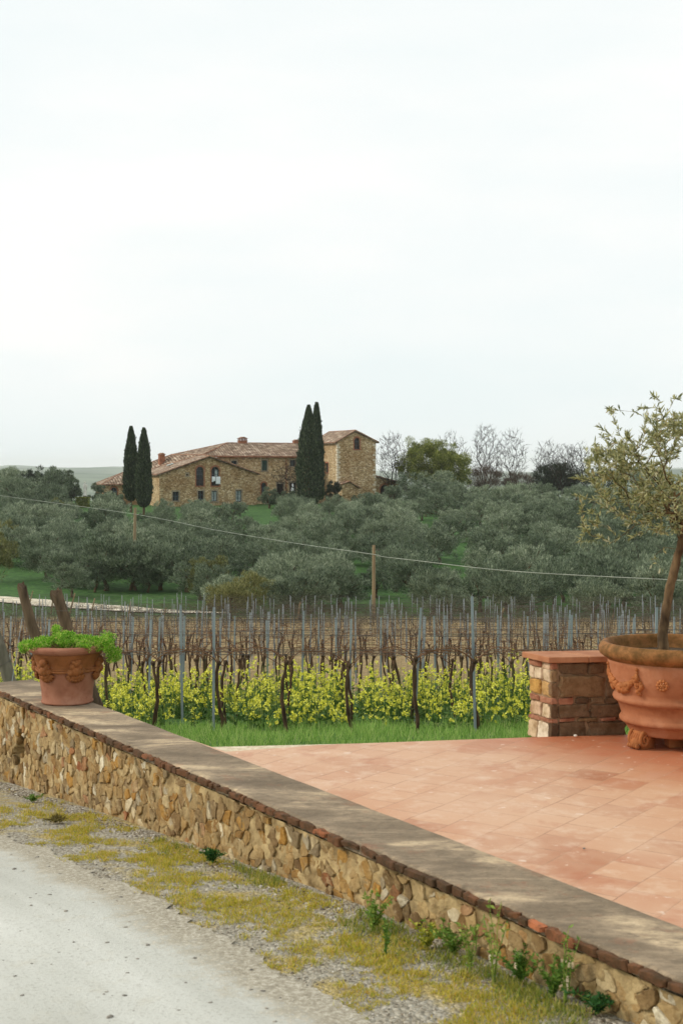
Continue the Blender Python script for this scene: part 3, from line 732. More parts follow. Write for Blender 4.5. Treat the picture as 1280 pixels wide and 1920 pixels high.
# ---------------------------------------------------------------- weeds at the foot of the wall
m_weed = leafmat('weed_leaf_mat', [(0, lin((56, 92, 32))), (.4, lin((88, 124, 44))), (.75, lin((130, 154, 62))), (1, lin((170, 172, 84)))], .5, .25)
m_weedy = leafmat('weed_yellow_leaf_mat', [(0, lin((120, 128, 30))), (.5, lin((164, 164, 50))), (1, lin((196, 190, 90)))], .3, .3)
m_fern = leafmat('fern_leaf_mat', [(0, lin((24, 62, 22))), (.6, lin((50, 96, 40))), (1, lin((88, 126, 60)))], .3, .15)
m_dry = leafmat('dry_tuft_mat', [(0, lin((84, 74, 32))), (.6, lin((122, 110, 52))), (1, lin((150, 140, 80)))], .2, .1)
def weed(x, y, h, w, kind, label, o_=None):
    p = gpt(x, y); r = thing('weed', label, 'weed', p, rg.uniform(0, 6), 'weeds along the foot of the wall')
    mb = MB(); P_, D_, Ls, Ws = [], [], [], []
    nst = {'tall': 5, 'fern': 16, 'tuft': 50, 'bush': 14}[kind]
    for _ in range(nst):
        a = rg.uniform(0, 6.28); sp_ = rg.random()*w; hh = h*rg.uniform(.55, 1); pts = []
        for t in range(6):
            q = t/5; droop = (.55*q*q if kind in ('fern', 'tuft') else .1*q*q)*hh
            pts.append(Vector((math.cos(a)*sp_*q**1.3+rg.gauss(0, .004), math.sin(a)*sp_*q**1.3+rg.gauss(0, .004), hh*q-droop)))
        mb.tube(pts, [.0028, .0025, .0022, .0018, .0014, .001], 4, False)
        nl = {'tall': int(60*h), 'fern': 44, 'tuft': 10, 'bush': int(150*h)+12}[kind]
        for k in range(nl):
            t = rg.uniform(.12, 1); i = min(4, int(t*5)); pt = pts[i].lerp(pts[i+1], t*5-i)
            P_.append(pt); D_.append(Vector((rg.gauss(0, 1), rg.gauss(0, 1), rg.gauss(.35, .5))).normalized())
            s_ = {'tall': (.01, .03), 'fern': (.014, .036), 'tuft': (.02, .05), 'bush': (.01, .028)}[kind]; Ls.append(rg.uniform(*s_)); Ws.append(Ls[-1]*({'tuft': .12, 'fern': .25}.get(kind, .42)))
    mat = {'tall': m_weed, 'fern': m_fern, 'tuft': m_dry, 'bush': m_weedy if 'yellow' in label else m_weed}[kind]
    mb.obj('stems', m_weed if kind != 'tuft' else m_dry, r)
    V, F = leafquads(np.array([tuple(p) for p in P_]), unit(np.array([tuple(d) for d in D_])), np.array(Ls), np.array(Ws), rs, .15)
    mk('leaves', npmesh('leaves', V, F, mat), r)
weed(50, 1468, .10, .10, 'bush', 'small green weed at the wall foot, leftmost of them')
weed(106, 1480, .15, .12, 'fern', 'dark green fern tuft at the wall foot below the flower pot')
weed(175, 1497, .27, .07, 'bush', 'tall yellow green weed hugging the wall below the flower pot')
weed(62, 1502, .05, .09, 'bush', 'low green weed flat on the gravel in front of the dark fern')
weed(105, 1541, .07, .10, 'tuft', 'brown dry moss tuft alone on the gravel')
weed(270, 1535, .20, .06, 'bush', 'thin green weed leaning on the wall, second upright one from the left')
weed(398, 1618, .16, .09, 'fern', 'dark grey green weed at the wall foot left of the middle')
weed(352, 1566, .07, .06, 'bush', 'small green weed in the gravel between two dark ones')
weed(700, 1745, .22, .09, 'bush', 'leafy green weed at the wall foot in the middle of the slope')
weed(722, 1790, .26, .06, 'tall', 'thin bare stemmed weed beside the leafy one mid slope')
weed(925, 1845, .47, .16, 'tall', 'tallest weed, dark branching stems reaching the wall top')
weed(880, 1825, .30, .10, 'tall', 'upright reddish stemmed weed just left of the tallest weed')
weed(850, 1790, .18, .16, 'bush', 'broad blue green weed clump left of the tallest weed')
weed(975, 1840, .16, .14, 'bush', 'low green weed clump right of the tallest weed')
weed(1060, 1880, .36, .08, 'tall', 'leaning stemmed weed near the lower right corner')
weed(1035, 1868, .20, .12, 'bush', 'green leafy weed beside the leaning stems at lower right')
weed(1120, 1900, .14, .12, 'fern', 'dark weed clump at the wall foot by the lower right corner')
weed(800, 1775, .12, .12, 'bush', 'low yellow green weed between the two upright weed groups')
# moss and low grass on the verge
m_moss = leafmat('moss_blade_mat', [(0, lin((152, 144, 40))), (.35, lin((196, 182, 64))), (.6, lin((214, 198, 96))), (.75, lin((132, 152, 52))), (.88, lin((204, 164, 78))), (1, lin((216, 190, 130)))], 0, .3, .8)
P_, D_ = [], []; rg = random.Random(77)
while len(P_) < 62000:
    s = rg.uniform(.6, 9.6); o = rg.uniform(-.86, -.02); p = wl(s, o)
    f = noise.noise(Vector((p.x*2.6, p.y*2.6, 9)))+.5*noise.noise(Vector((p.x*8, p.y*8, 2)))+.5*noise.noise(Vector((p.x*24, p.y*24, 6)))
    core = 1-abs(o+.42)/.42
    if s < 2.2: f -= .35
    if s > 7 and o > -.35: f += .25
    if f < .25-.42*core+.12: continue
    dens = .55+.45*noise.noise(Vector((p.x*20, p.y*20, 0)))
    if rg.random() > dens: continue
    P_.append((p.x, p.y, hgt(p.x, p.y)-.012)); D_.append((rg.gauss(0, .55), rg.gauss(0, .55), 1))
hl = [1.0]*len(P_)
for _ in range(700):               # taller tufts
    s = rg.uniform(1.2, 9.6); o = rg.choice((rg.uniform(-.8, -.05), rg.gauss(-.4, .12))); p = wl(s, o)
    if o > -.03 or noise.noise(Vector((p.x*2.6, p.y*2.6, 9))) < -.1: continue
    for _k in range(rg.randint(20, 60)):
        x = p.x+rg.gauss(0, .02); y = p.y+rg.gauss(0, .02); P_.append((x, y, hgt(x, y)-.012)); D_.append((rg.gauss(0, .5), rg.gauss(0, .5), 1)); hl.append(rg.uniform(1.2, 2.6))
n_ = len(P_); V, F = leafquads(np.array(P_), unit(np.array(D_)), rs.uniform(.006, .026, n_)*rs.uniform(.6, 1.1, n_)*np.array(hl), rs.uniform(.002, .0045, n_), rs, 0)
m_vg = leafmat('verge_grass_mat', [(0, lin((92, 116, 44))), (.4, lin((128, 142, 56))), (.7, lin((170, 166, 76))), (1, lin((190, 176, 100)))], 0, .25)
PG, DG = [], []
while len(PG) < 9000:             # greener grass thickening at the wall foot towards the camera
    s = rg.uniform(3.5, 9.7); o = -.03-abs(rg.gauss(0, .13)); p = wl(s, o)
    if noise.noise(Vector((p.x*3.1, p.y*3.1, 14)))+.4*noise.noise(Vector((p.x*11, p.y*11, 1))) +.5*noise.noise(Vector((p.x*27, p.y*27, 3))) < .52-.062*s: continue
    PG.append((p.x, p.y, hgt(p.x, p.y)-.012)); DG.append((rg.gauss(0, .45), rg.gauss(0, .45), 1))
V3, F3 = leafquads(np.array(PG), unit(np.array(DG)), rs.uniform(.012, .055, len(PG)), rs.uniform(.002, .005, len(PG)), rs, 0)
tag(mk('verge_grass', npmesh('verge_grass', V3, F3, m_vg)), 'green weedy grass thickening at the wall foot towards the lower right', 'grass', None, 'stuff')
tag(mk('moss', npmesh('moss', V, F, m_moss)), 'yellow green moss and short grass on the verge between wall and road', 'moss', None, 'stuff')
# loose stones
m_peb = stonemat('pebble_mat', [(0, lin((120, 112, 98))), (.3, lin((176, 170, 156))), (.55, lin((206, 200, 186))), (.75, lin((138, 126, 108))), (.9, lin((92, 84, 72))), (1, lin((226, 222, 212)))], lin((110, 100, 84)), 60, .2)
m_pebd = simple('dark_pebble_mat', lin((104, 100, 92)), lin((150, 144, 132)), 20, .9, .3)
def pebbles(name, n, pick, mat, s0, s1, label, dz=0):
    V = []; F = []; octa = np.array([(1, 0, 0), (0, 1, 0), (-1, 0, 0), (0, -1, 0), (.6, .6, .55), (-.6, .6, .5), (-.6, -.6, .55), (.6, -.6, .5), (0, 0, .8)])
    fc = [(0, 1, 4), (1, 2, 5), (2, 3, 6), (3, 0, 7), (4, 1, 5), (5, 2, 6), (6, 3, 7), (7, 0, 4), (8, 4, 5), (8, 5, 6), (8, 6, 7), (8, 7, 4)]
    for i in range(n):
        x, y, k = pick(); r = rg.uniform(s0, s1)*(rg.random()**1.5+.35)*k; w = rg.uniform(0, 6.28)
        q = octa*(r*rs.uniform(.75, 1.25, (9, 3)))*np.array((1.25, .9, .8)); c_, s_ = math.cos(w), math.sin(w)
        V.append(np.stack([q[:, 0]*c_-q[:, 1]*s_+x, q[:, 0]*s_+q[:, 1]*c_+y, q[:, 2]+hgt(x, y)-.012+dz], 1)); F += [(a+i*9, b+i*9, c+i*9) for a, b, c in fc]
    tag(mk(name, npmesh(name, np.concatenate(V), F, mat)), label, 'gravel', None, 'stuff')
def pk1():
    while True:
        s = rg.uniform(-2.5, 9.6); t = rg.random(); o = (-.02-.2*rg.random()**1.3) if t < .45 else ((vedge(s)+rg.gauss(0, .12)) if t < .85 else rg.uniform(-.9, 0))
        if o > -.01: continue
        p = wl(s, o); return p.x, p.y, 1.0 if t < .45 else .7
pebbles('gravel', 20000, pk1, m_peb, .004, .0105, 'grey and white gravel strewn along the verge and road edge')
def pk2():
    s = rg.uniform(-3, 9); o = vedge(s)-abs(rg.gauss(0, .9))-.05; p = wl(s, o); return p.x, p.y, 1
pebbles('loose_grit', 800, pk2, m_pebd, .005, .012, 'sparse dark grit scattered over the pale dusty road', .006)
# crumbs and one pale snail-sized stone on the terrace
for i, (x, y, r, lab) in enumerate(((1078, 1381, .011, 'small white pebble on the tiles at the foot of the pier'), (1094, 1592, .006, 'dark crumb alone in the middle of the terrace tiles'), (1207, 1910, .014, 'white rounded stone at the wall foot in the lower right corner'))):
    p = px(x, y, FP*CAMZ/(y-HOR)) if i < 2 else gpt(1207, 1908)
    mb = MB(); mb.ball((0, 0, r*.6), r, (1.3, 1, .75), 9, 7, .12, rg)
    tag(mb.obj('pebble', [simple('white_pebble_mat', lin((214, 206, 190)), lin((236, 230, 218)), 20, .8, .2), m_pebd][i == 1], None, True, (p.x, p.y, p.z)), lab, 'pebble')

# ---------------------------------------------------------------- grass behind the terrace, mustard in flower between the vines
m_grass = leafmat('grass_blade_mat', [(0, lin((84, 122, 46))), (.4, lin((122, 162, 70))), (.8, lin((158, 188, 96))), (1, lin((184, 194, 124)))], 0, .35, .7)
n_ = 46000; yy = rs.uniform(12.4, 20.0, n_); xx = (rs.uniform(-1, 1, n_))*(.27*yy)-.0; ok = (xx > -4.4)
xx, yy = xx[ok], yy[ok]; dn = np.array([noise.noise(Vector((x*1.5, y*1.5, 0))) for x, y in zip(xx, yy)]); P_ = np.array([(x, y, hgt(x, y)-.01) for x, y in zip(xx, yy)])
D_ = unit(np.stack([rs.normal(0, .35, len(P_)), rs.normal(0, .35, len(P_)), np.ones(len(P_))], 1))
V, F = leafquads(P_, D_, rs.uniform(.05, .17, len(P_))*(1+1.3*dn), rs.uniform(.004, .009, len(P_)), rs, 0)
tag(mk('grass', npmesh('grass', V, F, m_grass)), 'lush green grass strip between the terrace and the front vine row', 'grass', None, 'stuff')
def must_d(x, y): return noise.noise(Vector((x*.8, y*.8, 4)))
m_flower = leafmat('mustard_flower_mat', [(0, lin((206, 202, 56))), (.5, lin((232, 228, 84))), (.85, lin((244, 240, 120))), (1, lin((212, 214, 84)))], 0, .15, .7)
m_mleaf = leafmat('mustard_leaf_mat', [(0, lin((48, 78, 32))), (.5, lin((76, 106, 46))), (.85, lin((112, 134, 64))), (1, lin((150, 160, 96)))], 0, .3)
fp, sp0, sp1, lp = [], [], [], []
rg = random.Random(12)
for _ in range(3900):
    y = (20.35+7.0*rg.random()**1.1) if rg.random() < .86 else rg.uniform(18.0, 20.1); x = rg.uniform(-.27, .27)*y
    if must_d(x, y)+.6*noise.noise(Vector((x*2.4, y*2.4, 8))) < rg.uniform(-.22, .22): continue
    z = hgt(x, y); hh = rg.uniform(.30, .92)*(1+.5*must_d(x, y))*(.7 if y < 20.2 else 1)
    ns_ = rg.randint(2, 4)
    for k in range(ns_):
        a = rg.uniform(0, 6.28); q = .14*rg.random(); tpt = (x+math.cos(a)*q, y+math.sin(a)*q, z+hh*rg.uniform(.75, 1)); sp0.append((x, y, z)); sp1.append(tpt)
        for _b in range(rg.choice((0, 1, 1, 2))):
            t = rg.uniform(.45, 1.0); c_ = (x+(tpt[0]-x)*t+rg.gauss(0, .05), y+(tpt[1]-y)*t+rg.gauss(0, .05), z+(tpt[2]-z)*t)
            for _c in range(rg.randint(4, 6)): fp.append((c_[0]+rg.gauss(0, .011), c_[1]+rg.gauss(0, .011), c_[2]+rg.gauss(0, .013)))
        for _c in range(4):
            t = rg.random()**1.8*.75; lp.append((x+(tpt[0]-x)*t+rg.gauss(0, .02), y+(tpt[1]-y)*t+rg.gauss(0, .02), z+(tpt[2]-z)*t))
fp = np.array(fp); n_ = len(fp); Vs, Fs = [], []
for k in range(2):
    V, F = leafquads(fp-0, unit(rs.normal(size=(n_, 3))), rs.uniform(.022, .037, n_), rs.uniform(.020, .035, n_), rs, .1); Vs.append(V); Fs.append(F+len(V)*k)
fl = mk('mustard_flowers', npmesh('mustard_flowers', np.concatenate(Vs), np.concatenate(Fs), m_flower))
tag(fl, 'yellow mustard in flower under and between the front vine rows', 'flowers', None, 'stuff')
lp = np.array(lp); n_ = len(lp); V, F = leafquads(lp, unit(rs.normal(size=(n_, 3))*np.array((1, 1, .7))+np.array((0, 0, .2))), rs.uniform(.05, .12, n_), rs.uniform(.02, .045, n_), rs, .15)
sp0 = np.array(sp0); sp1 = np.array(sp1); d_ = sp1-sp0; ln_ = np.linalg.norm(d_, axis=1)
V2, F2 = leafquads(sp0, unit(d_), ln_, np.full(len(sp0), .009), rs, 0)
fo = mk('mustard_foliage', npmesh('mustard_foliage', np.concatenate([V, V2]), np.concatenate([F, F2+len(V)]), m_mleaf)); tag(fo, 'green stems and leaves of the mustard between the vine rows', 'foliage', None, 'stuff')

# ================================================================ VINEYARD
m_vine = simple('vine_wood_mat', lin((46, 34, 24)), lin((92, 72, 52)), 12, .95, .8, 40, .01, (1, 1, .4))
m_cane = simple('vine_cane_mat', lin((88, 60, 44)), lin((132, 98, 72)), 6, .8, .2)
m_steel = simple('steel_post_mat', lin((126, 136, 142)), lin((164, 172, 176)), 5, .55, .15, 30, .003, (1, 1, .3), .35)
m_wire = simple('wire_mat', lin((74, 70, 64)), lin((104, 98, 90)), 4, .6, 0)
rg = random.Random(31)
RSL = -.15
rowsY = [17.75+2.42*k for k in range(27)]
def vine_parts(rg, near=True):
    mb = MB(); H = rg.uniform(.86, .98); lean = rg.gauss(0, .06); pts = []; rd = []
    n = 9; ph = rg.uniform(0, 6)
    for i in range(n):
        t = i/(n-1); pts.append(Vector((lean*t+.035*math.sin(ph+t*5)+rg.gauss(0, .006), .03*math.cos(ph*1.7+t*4)+rg.gauss(0, .006), H*t-.06*(1-t)))); rd.append((.027-.008*t)*rg.uniform(.85, 1.2)*(1.15 if i == n-1 else 1))
    mb.tube(pts, rd, 7 if near else 5); top_ = pts[-1]
    if near:
        mb.ball(top_, .033, (1, 1, 1.1), 7, 5, .2, rg)
    cn = MB(); sides = [rg.choice((-1, 1))]+([0] if rg.random() < .35 else [])
    if len(sides) > 1: sides[1] = -sides[0]
    for sgn in sides:
        L_ = rg.uniform(.55, .85); base = top_-Vector((0, 0, rg.uniform(.02, .25))) if rg.random() < .5 else top_
        p = []; m = 9; up_ = rg.uniform(.0, .13)
        for i in range(m):
            t = i/(m-1); p.append(Vector((base.x+sgn*L_*t**1.15, base.y+rg.gauss(0, .006), base.z+(1.03-base.z)*min(1, t*2.2)**.8+up_*math.sin(math.pi*min(1, t*1.1))*.7)))
        cn.tube(p, [.009-.005*(i/(m-1)) for i in range(m)], 5, False)
        if near:
            for i in range(2, m):
                if rg.random() < .7:
                    d = Vector((rg.gauss(0, .05), rg.gauss(0, .05), rg.uniform(.03, .09))); cn.tube([p[i], p[i]+d], [.004, .0025], 3, False)
    for _ in range(rg.randint(1, 3)):
        d = Vector((rg.gauss(0, .22), rg.gauss(0, .05), rg.uniform(.15, .5))); b = top_-Vector((0, 0, rg.uniform(0, .1)))
        cn.tube([b, b+d*.5+Vector((d.x*.15, 0, .02)), b+d], [.007, .005, .003], 4, False)
    return mb, cn
variants = []
for i in range(12):
    mb, cn = vine_parts(rg); variants.append((mb.mesh('trunk', m_vine, True), cn.mesh('cane', m_cane)))
post_me = []
for Hh in (1.66, 1.72):
    mb = MB()                      # an open folded steel profile with hook notches
    mb.add([(x, y, z) for z in (-.35, Hh) for x, y in ((-.016, -.014), (.016, -.014), (.016, .014), (.012, .014), (.012, -.010), (-.012, -.010), (-.012, .014), (-.016, .014))],
           [(i, (i+1) % 8, 8+(i+1) % 8, 8+i) for i in range(8)]+[(8, 9, 12, 13), (9, 10, 11, 12), (8, 13, 14, 15)])
    for q in range(12): mb.box(-.020, -.016, -.006, .006, .5+.1*q, .515+.1*q)
    post_me.append(mb.mesh('post', m_steel))
def rowy(r, x): return rowsY[r]+RSL*x
inst = 0; far = MB()
postX = {0: 1.72, 1: 1.03, 2: .26, 3: -.67, 4: -1.64}
for r, y0 in enumerate(rowsY):
    xl = -.30*y0-1.2 if r > 1 else (-4.02 if r == 0 else -4.08); xr = .30*y0+1.2
    while r > 1 and rowy(r, xl) > 82+(-xl-10)*.75+4 and xl < 0: xl += .5     # the track cuts the far rows short
    name_r = ordn(r+1)
    t = thing('vine_trellis', f'steel post and wire vine trellis, {name_r} row back from the terrace' if r else 'steel post and wire vine trellis, front row nearest the terrace', 'trellis', (0, y0, hgt(0, y0)), 0, 'vine trellises')
    base = t.location.copy()
    ph = postX.get(r, -1.64-.85*(r-4)+rg.uniform(-.3, .3)); ph = ph-3.38*math.floor((ph-xl)/3.38); x = ph
    sc_ = 1 if r < 14 else 1
    while x < xr:
        if x > xl+.3:
            y = rowy(r, x); o = mk('post', post_me[r % 2], t, Vector((x, y, hgt(x, y)))-base, rg.uniform(-.2, .2)); o.rotation_euler = (rg.gauss(0, .018), rg.gauss(0, .022), rg.uniform(-.3, .3)); o.scale = (1, 1, rg.uniform(.95, 1.05))
        x += (3.38 if r < 3 else 2.3)+rg.uniform(-.12, .12)
    for hz in (1.02, 1.06, 1.32, 1.60):
        mb = MB(); pts = []; k = int((xr-xl)/1.2)+2
        for i in range(k+1):
            x = xl+(xr-xl)*i/k; y = rowy(r, x); pts.append(Vector((x, y+.02, hgt(x, y)+hz+.012*noise.noise(Vector((x*2, hz*9, r)))))-base)
        mb.tube(pts, .0028 if r < 6 else .0045, 3, False); mb.obj('wire', m_wire, t)
    x = xl+rg.uniform(.3, .8); idx = 0; vis = []
    while x < xr:
        y = rowy(r, x); pxx = 640+x*FP/y; seen = -8 < pxx < 1288 and (r > 3 or pxx < 1150)
        hid = r < 2 and pxx < 190
        if inst+len(vis) < 298 and seen and not hid: vis.append((x, y))
        else:
            if r > 3 and inst+len(vis) >= 298 and abs(x) < .27*y+.5:
                z = hgt(x, y)
                H = rg.uniform(.8, 1.0); l_ = rg.gauss(0, .07); w_ = rg.uniform(.009, .015)
                far.tube([(x, y, z-.05), (x+l_*.4+rg.gauss(0, .03), y, z+H*.5), (x+l_, y, z+H)], [w_*1.2, w_, w_*.8], 4, False)
                for sg_ in ((-1, 1) if rg.random() < .4 else (rg.choice((-1, 1)),)):
                    far.tube([(x+l_, y, z+H), (x+l_+sg_*.2, y, z+1.13), (x+l_+sg_*.7, y, z+1.03)], [.008, .006, .004], 3, False)
                for _ in range(6):
                    far.tube([(x+l_+rg.gauss(0, .25), y, z+H-.05), (x+l_+rg.gauss(0, .2), y+rg.gauss(0, .05), z+H+rg.uniform(.08, .36))], [.006, .003], 3, False)
        x += .86+rg.uniform(-.14, .14)
    nv = len(vis)
    for k, (x, y) in enumerate(vis):
        inst += 1
        if r < 3: lab = f'bare twisted grapevine in the {["front", "second", "third"][r]} vine row, {ordn(k+1)} from the left'
        else: lab = f'bare grapevine in the {name_r} vine row back from the terrace, {ordn(k+1)} from the left'
        v = thing('grapevine', lab, 'grapevine', (x, y, hgt(x, y)), math.atan(RSL), 'bare grapevines on the trellises')
        if rg.random() < .5: v.rotation_euler.z += math.pi
        a, b = rg.choice(variants); mk('trunk', a, v); mk('cane', b, v)
fv = far.obj('grapevines', m_vine); tag(fv, 'mass of bare grapevines filling the far half of the vineyard', 'grapevines', None, 'stuff')
# thick wooden end posts
m_wood = simple('old_wood_mat', lin((56, 44, 34)), lin((112, 92, 72)), 9, .95, .9, 36, .01, (1, 1, .16))
m_wood2 = simple('grey_wood_mat', lin((84, 78, 66)), lin((124, 118, 102)), 9, .95, .7, 36, .008, (1, 1, .16))
def woodpost(p0, p1, r0, r1, lab, mat, split=False, grp='old wooden end posts', name='end_post', cat='post'):
    o = thing(name, lab, cat, p0, 0, grp); mb = MB(); d = p1-p0; n = 12; sg = 12
    pts = [d*(i/n)+Vector((rg.gauss(0, .006), rg.gauss(0, .004), 0)) for i in range(n+1)]
    mb.tube(pts, [(r0+(r1-r0)*i/n)*.84*rg.uniform(.95, 1.06) for i in range(n+1)], sg)
    if split:                       # cracked, slanting top
        for k in range(sg):
            q = len(mb.v)-sg+k; v = Vector(mb.v[q]); mb.v[q] = (v.x, v.y, v.z+.05*math.sin(k*1.3)+rg.uniform(-.02, .03))
    mb.obj('post', mat, o)
    mb = MB(); c = d*.62; q = d.normalized().to_track_quat('Z', 'Y').to_matrix()
    rr2 = (r0+(r1-r0)*.62)*.84+.006
    mb.tube([c+q @ Vector((rr2*math.cos(w), rr2*math.sin(w), .01*math.sin(w))) for w in [k*math.pi/8 for k in range(17)]], .004, 4, False); mb.obj('wire_loop', m_wire, o)
    return o
z0 = px(120, 1260, 17.9); woodpost(Vector((z0.x, 17.9, hgt(z0.x, 17.9))), px(40, 1101, 17.9), .098, .072, 'leaning wooden end post with knobbly dark top, left of the two above the flower pot', m_wood, True)
z0 = px(198, 1260, 18.9); woodpost(Vector((z0.x, 18.9, hgt(z0.x, 18.9))), px(104, 1113, 18.9), .112, .092, 'leaning wooden end post with split pale top, right of the two above the flower pot', m_wood, True)
z0 = px(60, 1330, 15.2); woodpost(Vector((z0.x, 15.2, hgt(z0.x, 15.2))), px(-22, 1150, 15.2), .092, .075, 'grey leaning wooden end post at the left edge of the photo', m_wood2, False)
mb = MB(); a = px(18, 1310, 15.0); b = px(42, 1160, 15.4); mb.tube([a, (a+b)/2, b], .004, 4, False); tag(mb.obj('guy_wire', m_steel), 'thin pale guy wire beside the grey leaning post', 'wire')
m_pole = simple('pole_wood_mat', lin((122, 106, 80)), lin((162, 144, 112)), 2, .9, .4, 10, .01, (1, 1, .1))
for i, (x0, y0, x1, y1, Y) in enumerate(((52, 1150, 62, 1108, 93), (96, 1150, 101, 1112, 90), (128, 1160, 141, 1112, 86), (168, 1168, 178, 1122, 84), (240, 1175, 246, 1128, 82), (300, 1178, 312, 1140, 80), (378, 1185, 384, 1138, 78), (556, 1160, 563, 1128, 80), (930, 1190, 944, 1140, 72), (1140, 1185, 1150, 1150, 72))):
    a = px(x0, y0, Y); a.z = hgt(a.x, Y)-.1; mb = MB(); b = px(x1, y1, Y); mb.tube([a, (a+b)/2, b], [.06, .055, .045], 6)
    tag(mb.obj('slanted_stake', m_pole), f'slanting pale wooden stake at the far end of a vine row, {ordn(i+1)} from the left', 'stake', 'slanting stakes at the far row ends')
# ---------------------------------------------------------------- telephone poles and cable
def pole(x, ytop, Y, r, lab, lean=0):
    p = px(x, ytop, Y); b = Vector((p.x-lean, Y, hgt(p.x, Y)-.3)); o = thing('utility_pole', lab, 'pole', b); mb = MB()
    d = p-b; mb.tube([Vector((0, 0, 0)), d*.5, d], [r*1.15, r*1.05, r*.9], 10); mb.obj('shaft', m_pole, o)
    mb = MB(); mb.tube([d-Vector((0, 0, .25)), d-Vector((-.28, 0, .32))], [.02, .02], 5); mb.tube([d-Vector((-.28, 0, .34)), d-Vector((-.28, 0, .24))], [.045, .045], 7); mb.obj('insulator', m_wire, o)
    return p
pA = pole(254, 952, 120, .13, 'slim wooden pole standing among olive trees below the two left cypresses', .12)
pB = pole(700.5, 1022, 83.5, .10, 'slim wooden pole at the far edge of the vineyard')
m_cable = simple('cable_mat', lin((130, 136, 126)), lin((158, 164, 150)), 1, .6, 0)
pts = []
key = [px(-260, 893, 150), px(0, 929, 136), px(252, 964, 120), px(400, 993, 108), px(550, 1018, 97), px(697, 1039, 83.4), px(712, 1043, 82.8), px(780, 1051, 80), px(960, 1071, 73), px(1255, 1087, 64), px(1290, 1088.5, 63), px(1700, 1100, 54)]
for i in range(len(key)-1):
    for k in range(6):
        t = k/6; p0 = key[max(i-1, 0)]; p1 = key[i]; p2 = key[i+1]; p3 = key[min(i+2, len(key)-1)]
        pts.append(.5*((2*p1)+(p2-p0)*t+(2*p0-5*p1+4*p2-p3)*t*t+(3*p1-p0-3*p2+p3)*t**3))
mb = MB(); mb.tube(pts, .019, 5); tag(mb.obj('telephone_cable', m_cable), 'pale cable sagging across the olive grove between the wooden poles', 'cable')
# ================================================================ OLIVE GROVE
m_olive = leafmat('olive_crown_mat', [(0, lin((48, 60, 46))), (.25, lin((76, 92, 70))), (.5, lin((110, 124, 98))), (.75, lin((148, 160, 132))), (.92, lin((186, 194, 166))), (1, lin((206, 210, 186)))], .35, .07, .55)
m_olive_y = leafmat('olive_yellow_crown_mat', [(0, lin((66, 72, 38))), (.4, lin((104, 108, 62))), (.8, lin((144, 144, 92))), (1, lin((176, 168, 110)))], .2, .2)
m_dark = leafmat('dark_crown_mat', [(0, lin((26, 34, 26))), (.5, lin((44, 56, 42))), (1, lin((80, 92, 70)))], .2, .12)
def crown(rs, rg, nclump, nleaf, R_=(2.1, 2.1, 1.5), ll=(.22, .42), lw=(.035, .07), low=.35, upb=.7, seedoff=0, cl=1):
    cs = []
    while len(cs) < nclump:
        v = rs.normal(size=3); v /= np.linalg.norm(v); r = rs.uniform(.45, 1)
        if v[2] < -low: continue
        k = 1+.38*noise.noise(Vector((v[0]*1.7+seedoff, v[1]*1.7, v[2]*1.7)))
        cs.append(v*r*k)
    cs = np.array(cs)*np.array(R_)
    P = []; D = []
    for c in cs:
        cr_ = rs.uniform(.26, .52)*R_[0]/2.1*cl
        q = unit(rs.normal(size=(nleaf, 3)))*(rs.uniform(0, 1, (nleaf, 1))**.45)*cr_*np.array((1, 1, .9))
        out_ = unit(c/np.array(R_)+1e-6)
        P.append(c+q); D.append(unit(unit(q)*.7+out_*.6+np.array((0, 0, upb))+rs.normal(0, .35, (nleaf, 3))))
    P = np.concatenate(P); D = np.concatenate(D); n = len(P)
    return leafquads(P, D, rs.uniform(ll[0], ll[1], n), rs.uniform(lw[0], lw[1], n), rs, .1), cs
def olive_variant(seed):
    rs = np.random.RandomState(seed); rg = random.Random(seed); zc = rg.uniform(1.85, 2.1)
    (V, F), cs = crown(rs, rg, 120, 76, (2.2*rg.uniform(.85, 1.15), 2.2*rg.uniform(.85, 1.15), 1.5*rg.uniform(.88, 1.15)), ll=(.16, .34), lw=(.03, .06), low=.8, upb=.9, cl=.72, seedoff=seed*3.7)
    V = V+np.array((0, 0, zc))
    mb = MB(); nst = rg.choice((1, 1, 2)); lows = sorted(cs.tolist(), key=lambda c: c[2])
    for s_ in range(nst):
        a = rg.uniform(0, 6.28); b0 = Vector((math.cos(a)*.12*nst, math.sin(a)*.12*nst, -.3)); kx = Vector((rg.gauss(0, .18), rg.gauss(0, .18), 1.05))
        mb.tube([b0, b0*.6+Vector((rg.gauss(0, .06), 0, .5)), kx], [.22/nst**.4, .15/nst**.4, .12/nst**.4], 8)
        for c in rg.sample(lows, 7):
            c = Vector(c)+Vector((0, 0, zc)); mb.tube([kx, kx.lerp(c, .5)+Vector((rg.gauss(0, .12), rg.gauss(0, .12), -.05)), c], [.08, .05, .02], 5, False)
    return mb.mesh('trunk', m_bark, True), V, F
ov = []
for i in range(9):
    tm, V, F = olive_variant(100+i); ov.append((tm, npmesh('crown', V, F, m_olive if i < 8 else m_olive_y), npmesh('crown', V, F, m_olive_y)))
rg = random.Random(55)
rows = []; Y = 84.0; k = 0
while Y < 216: rows.append(Y); Y += 4.4+.022*(Y-93)*1.0; 
cnt_tot = 0
gaps = [(452, 1003, 42, 16), (1112, 990, 26, 22), (822, 1012, 26, 14), (850, 1098, 40, 14), (640, 1085, 18, 14), (230, 968, 60, 12)]
